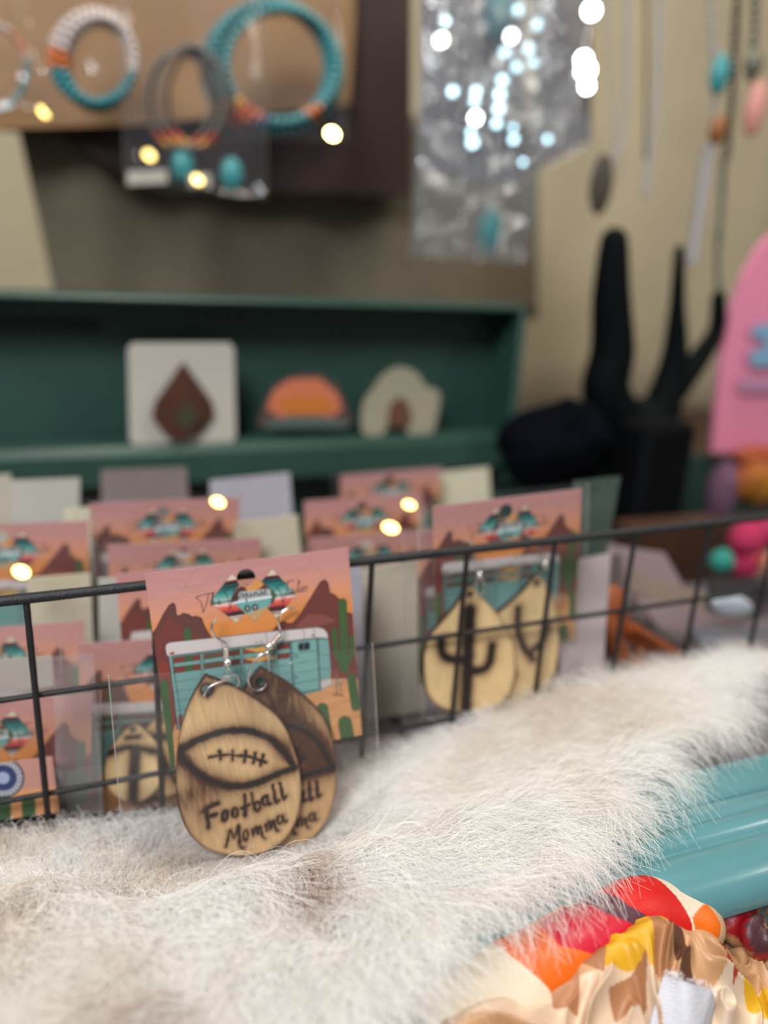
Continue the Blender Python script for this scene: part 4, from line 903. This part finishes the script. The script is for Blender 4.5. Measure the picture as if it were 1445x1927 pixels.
hang_bag('clear bag hanging around the dark bracelet with turquoise nuggets', [(238, 352), (500, 372), (238, -90)], .438, 62, gap=.012)
hang_bag('clear bag hanging around the large turquoise bracelet', [(392, 262), (652, 262), (392, -90)], .460, 63)
hang_bag('narrow clear bag at the left edge of the board', [(-90, 206), (70, 204), (-90, -90)], .462, 64)
slab('price_sticker', 'cream price sticker at the foot of the dark bracelet bag', 'sticker', [(240, 322), (240, 348), (316, 344), (314, 318)], .432, .0006, M['white'], 0)
slab('price_sticker', 'small cream sticker between the two turquoise nuggets', 'sticker', [(354, 328), (356, 352), (398, 354), (396, 326)], .432, .0006, M['white'], 0)

# polished discs added for glints, each turned to mirror a lamp to the camera
def facet(p, r, m_, parent, nm='disc', light=DAY, jit=0.):
    p = np.array(p, float); L_ = nrm(np.array(light)-p); v = nrm(CAMP-p); n_ = nrm(L_+v+RNG.normal(0, 1, 3)*jit); u = nrm(np.cross(n_, [0, 0, 1.])); w2 = np.cross(n_, u)
    o0 = np.array(parent.location) if parent is not None else np.zeros(3)
    m = MB(); m.prism([(r*math.cos(a), r*math.sin(a)) for a in np.linspace(0, 2*math.pi, 17)[:-1]], -.0006, 0, (p-o0, u, w2, n_)); return m
GL = [(410, 945, .100, .0040, 'added glint disc right of the highest left card'), (735, 993, .060, .0046, 'lower of two added glint discs left of the cactus card'), (770, 950, .085, .0038, 'upper of two added glint discs left of the cactus card'),
      (40, 1076, .075, .0042, 'added glint disc at the left edge above the wire'), (84, 210, .455, .0050, 'added glint disc at the foot of the white bracelet bag'), (281, 292, .430, .0050, 'added glint disc above the cream price sticker'),
      (625, 252, .455, .0050, 'added glint disc at the foot of the large turquoise bracelet bag'), (372, 338, .428, .0045, 'added glint disc between the turquoise nuggets')]
for a, b, y, r, lab in GL:
    p = Yp(a, b, y); m = facet(p, r, None, None, light=LAMP); m.build('glint_disc', M['gold'], None, smooth=False, label=lab, cat='stud', group='added glint discs')

# ------------------------------------------------------------------ silver fringe necklaces in crinkled bags
nk = thing('silver_fringe_necklace', 'glittering silver fringe necklace in the tall crinkled bag, top centre right', 'necklace', tuple(Yp(900, 100, .40)))
n0 = np.array(nk.location)
def strand(parent, P, y, r, m_, name='chain', bead=None, kind=None):
    Q = spline([Yp(a, b, y)-np.array(parent.location) for a, b in P], 12); m = MB()
    if bead:
        s_ = np.r_[0, np.cumsum(np.linalg.norm(np.diff(Q, axis=0), axis=1))]
        for d_ in np.arange(0, s_[-1], bead*1.8): m.ball([np.interp(d_, s_, Q[:, k]) for k in range(3)], bead*(.85+.3*RNG.random()), 8, 6)
    else: m.tube(Q, r, 8)
    return m.build(name, m_, parent, smooth=True, kind='stuff' if bead else None)
for P_ in ([(820, -60), (835, 60), (850, 170), (870, 250)], [(960, -60), (972, 60), (950, 150), (940, 240), (925, 330), (921, 400)], [(1005, -60), (1005, 60), (975, 130), (945, 220), (925, 330)], [(905, -60), (900, 100), (893, 200), (890, 265)], [(1040, -60), (1030, 80), (1025, 200), (1030, 260)]):
    strand(nk, P_, .402, .001, M['silver'], bead=.0022)
SPK = [(830, 75, .0095), (838, 40, .006), (975, 18, .007), (1010, 45, .0085), (962, 68, .0095), (950, 98, .008), (995, 92, .008), (1004, 118, .006), (972, 126, .007), (852, 172, .0075), (946, 150, .0085), (940, 178, .008), (938, 205, .008), (934, 232, .007),
       (896, 172, .007), (893, 190, .0065), (895, 222, .0095), (886, 248, .006), (889, 268, .0085), (966, 262, .007), (1030, 262, .006), (984, 305, .005), (965, 240, .005)]
for a, b, r in SPK:
    m = facet(Yp(a, b, .392), r*.48, None, nk, light=DAY, jit=.015); m.build('silver_glint_disc', M['silver'] if r > .0088 else M['frost'], nk, smooth=False)  # discs added for the sparkle, turned to mirror the daylight
m = MB(); m.ball(Yp(921, 436, .398)-n0, (.0125, .008, .0205), 18, 12); m.build('turquoise_drop', M['turq'], nk)
m = MB(); m.ball(Yp(938, 20, .398)-n0, (.014, .008, .024), 18, 12); m.build('turquoise_drop', M['turq'], nk)
hang_bag('tall crinkled clear bag with the silver fringe necklace', [(772, 484), (996, 496), (776, -90)], .386, 71, 'crinkle', .006, .010)
nk2 = thing('silver_disc_necklace', 'silver necklace with added glint discs in the second crinkled bag', 'necklace', tuple(Yp(1100, 60, .40)))
strand(nk2, [(1112, -60), (1108, 40), (1098, 120), (1102, 180)], .402, .001, M['silver'], bead=.0022)
for a, b, r in ((1113, 20, .0062), (1098, 112, .0058), (1102, 132, .0072), (1104, 162, .005)): facet(Yp(a, b, .393), r, None, nk2, light=DAY).build('silver_glint_disc', M['silver'], nk2, smooth=False)
hang_bag('shorter crinkled clear bag right of the tall one', [(1002, 330), (1118, 272), (1002, -90)], .388, 72, 'crinkle', .006, .010)

# ------------------------------------------------------------------ right hand clutter
def limb(m, P, R_, y): Q = [Yp(a, b, y) for a, b in P]; k = FPX/np.linalg.norm(Q[0]-CAMP); S2 = spline(Q, 8); rr = np.interp(np.linspace(0, 1, len(S2)), np.linspace(0, 1, len(R_)), R_)/k; m.tube(S2, rr, 16); m.ball(S2[0], rr[0], 16, 10); m.ball(S2[-1], rr[-1], 16, 10)
cs = thing('cactus_stand', 'black green cactus shaped jewellery stand behind the basket, right', 'stand')
m = MB(); limb(m, [(1205, 925), (1205, 870), (1212, 800)], [48, 50, 48], .33); m.build('stand_base', M['cactus'], cs)
m = MB(); limb(m, [(1155, 455), (1150, 560), (1152, 660), (1140, 740), (1180, 820)], [24, 34, 40, 44, 50], .33); m.build('cactus_arm', M['cactus'], cs)
m = MB(); limb(m, [(1278, 470), (1274, 580), (1268, 680), (1240, 780), (1205, 840)], [8, 14, 24, 36, 44], .335); m.build('cactus_arm', M['cactus'], cs)
m = MB(); limb(m, [(1352, 560), (1348, 620), (1320, 668), (1268, 735)], [12, 14, 18, 24], .335); m.build('cactus_arm', M['cactus'], cs)
def lump(name, label, cat, c, y, r, m_, seed, R2=None):
    p = Yp(*c, y); m = MB(); m.ball((0, 0, 0), 1, 40, 26); V = m.v[0]; f = 1+.35*(vnoise(V[:, 0]*1.3+3, V[:, 1]*1.3+V[:, 2], 1.6, seed)-.5)+.12*(vnoise(V[:, 0]*4, V[:, 2]*4+V[:, 1], 1.6, seed+1)-.5)
    m.v[0] = V*f[:, None]*np.array(r); return m.build(name, m_, None, smooth=True, label=label, cat=cat, loc=tuple(p))
lump('black_pouch', 'crumpled navy black velvet pouch left of the cactus stand', 'pouch', (1050, 840), .30, (.056, .022, .040), mat('navy_velvet', (8, 10, 16), .9, spec=.05, noise=.3, scale=30), 3)
m = MB(); c = Yp(1222, 905, .27); m.box((0, 0, 0), (.056, .045, .115), bev=.006); m.build('black_box', M['black'], None, label='plain black box standing in front of the cactus stand', cat='box', loc=tuple(c))
m = MB(); p = Yp(1131, 347, .36); m.ball((0, 0, 0), (.0125, .003, .0265), 24, 16); m.build('oval_pendant', M['grey'], None, label='dark grey oval pendant beside the cream wall gap', cat='pendant', loc=tuple(p))
def necklace(label, P, y, r, m_, bead=None, extra=()):
    t = thing('necklace', label, 'necklace', tuple(Yp(*P[0], y)), 'necklaces hanging at the upper right'); strand(t, P, y, r, m_, 'strand', bead)
    for (a, b, rr, mt) in extra: m = MB(); m.ball(Yp(a, b, y-.004)-np.array(t.location), rr, 14, 10); m.build('large_bead', mt, t)
    return t
PINK = mat('pink_stone', (206, 140, 128), .5); BRN = mat('amber_stone', (140, 84, 40), .4); PG = mat('pale_grey_thread', (168, 160, 160), .6); DT = mat('dark_teal_stone', (50, 78, 74), .4); GB = mat('grey_green_beads', (104, 100, 86), .4)
necklace('thin silver chain at the right of the crinkled bags', [(1142, -60), (1148, 120), (1158, 250), (1168, 330)], .37, .0013, PG)
necklace('silver grey cord falling right of the thin chain', [(1182, -60), (1180, 120), (1172, 260), (1150, 300)], .372, .0022, PG)
necklace('long pale cord reaching down to the cactus gap', [(1245, -60), (1238, 140), (1225, 280), (1212, 372)], .37, .0026, PG)
necklace('grey cord left of the turquoise beads', [(1215, -60), (1216, 120), (1214, 300)], .374, .0014, M['grey'])
necklace('pale beaded strand with turquoise and amber stones', [(1335, -60), (1342, 80), (1345, 180), (1340, 270)], .35, .003, PG, .0030, ((1354, 140, (.010, .006, .017), M['turq']), (1350, 245, (.009, .006, .013), BRN)))
necklace('dark bead strand right of the turquoise stone', [(1392, -60), (1384, 60), (1378, 180), (1366, 300)], .345, .003, M['grey'], .0036)
necklace('grey green bead strand near the right edge', [(1422, -60), (1420, 60), (1412, 150)], .348, .003, GB, .0040, ((1420, 205, (.011, .007, .024), PINK), (1418, 120, (.010, .007, .012), GB)))
necklace('pale double strand hanging lower with grey tip', [(1335, 270), (1325, 330), (1312, 420), (1300, 500)], .352, .0052, PG)
necklace('dark teal bead strand above the right cactus arm', [(1362, 300), (1356, 400), (1350, 480), (1352, 560)], .349, .003, DT, .0030)
# pink sign with blue brush lettering
sg = slab('pink_sign', 'pink arched sign with pale blue lettering cut by the right edge', 'sign', [(1342, 852), (1356, 690), (1376, 590), (1400, 520), (1430, 465), (1475, 425), (1560, 400), (1640, 860)], .33, .006, mat('pink_paint', (222, 132, 160), .6), 0)
BL = mat('pale_blue_paint', (120, 162, 190), .6); GP = mat('dusky_lilac_paint', (176, 130, 156), .6)
def on_sign(nm, q, m_):
    y = .3235; m = MB(); Q = [Yp(*a, y) for a in q]; x = np.array([1., 0, 0]); zz_ = np.array([0, 0, 1.]); o_ = Q[0]; inv = sg.matrix_world.inverted()
    m.prism([(float((p-o_)@x), float((p-o_)@zz_)) for p in Q], 0, .0008, (o_, x, zz_, np.array([0, 1., 0])))
    ob = m.build(nm, m_, sg, smooth=False); ob.matrix_parent_inverse = inv
on_sign('painted_letter', [(1418, 612), (1416, 634), (1440, 640), (1436, 655), (1412, 660), (1414, 690), (1500, 690), (1500, 660), (1462, 655), (1464, 636), (1500, 632), (1500, 606)], BL)
on_sign('painted_letter', [(1392, 712), (1390, 738), (1500, 738), (1500, 712)], GP)
# bright things under the sign
lump('yellow_pouch', 'mustard and red cloth pouch under the pink sign', 'pouch', (1425, 905), .29, (.034, .02, .022), mat('mustard_cloth', (172, 116, 14), .8, c2=(130, 40, 24), scale=18), 8)
lump('orange_cloth', 'burnt orange cloth between the sign and the mustard pouch', 'cloth', (1440, 858), .30, (.040, .02, .012), mat('burnt_orange_cloth', (150, 66, 30), .8), 10)
lump('lilac_pouch', 'dusky lilac pouch beside the mustard cloth', 'pouch', (1358, 925), .295, (.014, .015, .034), mat('lilac_cloth', (104, 70, 92), .85), 12)
pk_ = thing('pompom_flower', 'hot pink pompom flower with teal and peach pompoms at the right edge', 'flower', tuple(Yp(1410, 1030, .16)))
for a, b, r, c in ((1405, 1015, .014, (170, 36, 76)), (1440, 1000, .012, (160, 34, 78)), (1395, 1062, .013, (160, 28, 70)), (1412, 1040, .011, (222, 90, 96)), (1358, 1056, .010, (40, 130, 116)), (1436, 1058, .010, (206, 150, 110)), (1455, 1040, .010, (90, 150, 130))):
    m = MB(); m.ball((0, 0, 0), 1, 24, 16); V = m.v[0]; V = V*(1+.25*(vnoise(V[:, 0]*5+b, V[:, 2]*5+V[:, 1]*3, 1.3, a)-.5))[:, None]*r; m.v[0] = V+Yp(a, b, .16)-np.array(pk_.location); m.build('pompom', mat('pompom_wool', c, .9), pk_)
slab('wooden_block', 'dark brown wooden block behind the wire at right', 'block', [(1195, 1098), (1372, 1110), (1376, 985), (1195, 1000)], .20, .03, mat('dark_walnut', (64, 36, 18), .6, noise=.3, scale=20), 0)
# packets lying in the basket at the right, silver clip, rust leather tassel
for i, (q, y, mt, lab) in enumerate([([(1105, 1018), (1150, 1070), (1290, 1110), (1250, 1040)], .12, M['mauve'], 'mauve packet lying under the brown block, topmost'),
        ([(1150, 1062), (1178, 1108), (1320, 1168), (1330, 1118)], .10, mat('dusty_paper', (122, 104, 92), .7), 'dusty tan packet lying below the mauve one'),
        ([(1190, 1120), (1240, 1180), (1400, 1235), (1420, 1170)], .085, M['mauve'], 'mauve grey packet in the middle of the pile behind the wire'),
        ([(1300, 1180), (1330, 1238), (1470, 1270), (1480, 1200)], .065, mat('slate_paper', (108, 106, 112), .6), 'slate grey packet lowest at the right edge'),
        ([(1040, 1060), (1060, 1330), (1130, 1330), (1150, 1040)], .035, mat('pale_lilac_paper', (150, 136, 136), .7), 'pale lilac packet standing right of the cactus card'),
        ([(1330, 1085), (1345, 1170), (1480, 1190), (1480, 1090)], .14, mat('near_black_paper', (40, 34, 36), .7), 'blackish packet under the pompom flower')]):
    slab('paper_packet', lab, 'packet', q, y, .003, mt, .5, 'packets lying in the basket')
m = MB(); c = Yp(1378, 1140, .055); Rz = np.array(Matrix.Rotation(.3, 3, 'Y')); m.ball((0, 0, 0), (.0185, .003, .0075), 28, 14, Rz); m.build('hair_clip', mat('brushed_silver', (206, 214, 222), .3, .2), None, label='oval silver clip lying on the packets at right', cat='clip', loc=tuple(c))
ts = thing('leather_tassel', 'rust brown leather tassel hanging through the wire at right', 'tassel', tuple(Yp(1150, 1140, .03)))
t0_ = np.array(ts.location)
TS = [([(1135, 1130), (1150, 1180), (1165, 1240)], .0055), ([(1150, 1120), (1180, 1190), (1235, 1225), (1280, 1255), (1340, 1282)], .0042), ([(1160, 1150), (1195, 1200), (1225, 1250), (1250, 1270)], .0040), ([(1145, 1140), (1160, 1200), (1190, 1250), (1240, 1262)], .0045),
      ([(1170, 1170), (1200, 1220), (1215, 1270), (1245, 1325)], .0030), ([(1140, 1170), (1150, 1220), (1180, 1265)], .0042), ([(1190, 1180), (1230, 1205), (1290, 1240), (1335, 1275)], .0032)]
for i, (P_, r) in enumerate(TS):
    Q = spline([Yp(a, b, .030+.006*(i % 3)-.012*k/len(P_)) - t0_ for k, (a, b) in enumerate(P_)], 8); m = MB(); m.tube(Q, np.linspace(r, r*.6, len(Q)), 8); m.build('leather_strip', M['tanleather'], ts)
m = MB(); m.ball(Yp(1148, 1138, .03)-t0_, (.009, .007, .012), 16, 10); m.build('tassel_knot', M['tanleather'], ts)
lump('dark_bead_bundle', 'dark bead bundle under the leather tassel', 'beads', (1150, 1320), .018, (.014, .008, .012), mat('dark_beads', (52, 46, 42), .5, noise=.4, scale=200), 15)
slab('green_print_card', 'dark green print card standing behind the cactus card', 'card', [(1060, 1060), (1140, 1050), (1168, 896), (1080, 905)], .045, .0006, mat('green_print', (70, 84, 74), .6, c2=(44, 58, 50), scale=40), .1)
# pale wrapped packets filling the basket between the cards
FILL = [([(20, 905), (30, 1200), (150, 1200), (150, 900)], .20, 0), ([(120, 960), (120, 1240), (235, 1240), (215, 950)], .15, 1), ([(395, 905), (400, 1100), (560, 1100), (545, 890)], .20, 2), ([(440, 985), (450, 1200), (580, 1200), (560, 970)], .12, 3),
        ([(655, 1080), (660, 1420), (800, 1420), (790, 1050)], .075, 4), ([(820, 890), (830, 1100), (930, 1100), (920, 880)], .25, 1), ([(190, 885), (190, 1000), (360, 1000), (350, 880)], .26, 5), ([(50, 1090), (60, 1330), (180, 1330), (170, 1080)], .10, 3), ([(560, 1060), (570, 1400), (690, 1400), (680, 1060)], .05, 2),
        ([(185, 1090), (190, 1420), (300, 1420), (300, 1090)], .085, 0), ([(-60, 900), (-60, 1100), (30, 1100), (20, 892)], .24, 4), ([(900, 1100), (910, 1400), (1180, 1400), (1170, 1040)], .09, 5)]
FM = [mat('pale_packet_'+n, c, .6, noise=.12, scale=25) for n, c in (('grey', (172, 168, 158)), ('cream', (196, 188, 162)), ('lilac', (164, 158, 166)), ('sand', (186, 174, 150)), ('stone', (176, 166, 150)), ('mauve', (120, 106, 104)))]
where = ['farthest left, behind the upper left card', 'between the two left card groups', 'behind the gap between left and middle cards', 'above the football card, blurred', 'between the football and cactus cards, rear',
         'farthest right, behind the cactus card', 'behind the highest left card', 'left, behind the paper label', 'directly right of the football card', 'left, behind the football sleeve', 'at the left picture edge, rear row', 'behind the cactus earrings, low']
for (q, y, k), wh in zip(FILL, where): slab('wrapped_packet', 'pale wrapped packet '+wh, 'packet', q, y, .0025, FM[k], .12, 'wrapped packets in the basket')

# grey sheet added as wall shade, its right end folding back to fade out
def shade_sheet_pt(u, v):
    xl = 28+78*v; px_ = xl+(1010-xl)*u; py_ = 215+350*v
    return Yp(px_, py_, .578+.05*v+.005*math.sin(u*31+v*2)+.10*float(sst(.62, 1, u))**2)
m = MB(); m.grid([[shade_sheet_pt(u, v) for u in np.linspace(0, 1, 90)] for v in np.linspace(0, 1.1, 14)])
o = m.build('shade_sheet', mat('shade_sheet_grey', (124, 114, 94), .95, noise=.1, scale=12), None, smooth=True, label='grey brown sheet added for the wall shade below the bracelet board', cat='sheet'); o.modifiers.new('s', 'SOLIDIFY').thickness = .003
MG = mat('grey_mauve_insert', (140, 134, 136), .6, noise=.3, c2=(92, 86, 84), scale=22)
slab('insert_card', 'grey mauve insert card behind the silver fringe in the tall bag', 'card', [(790, 318), (985, 350), (985, -90), (790, -90)], .418, .0008, MG, 0)
slab('insert_card', 'grey mauve insert card in the shorter crinkled bag', 'card', [(1006, 318), (1112, 262), (1112, -90), (1006, -90)], .418, .0008, MG, 0)
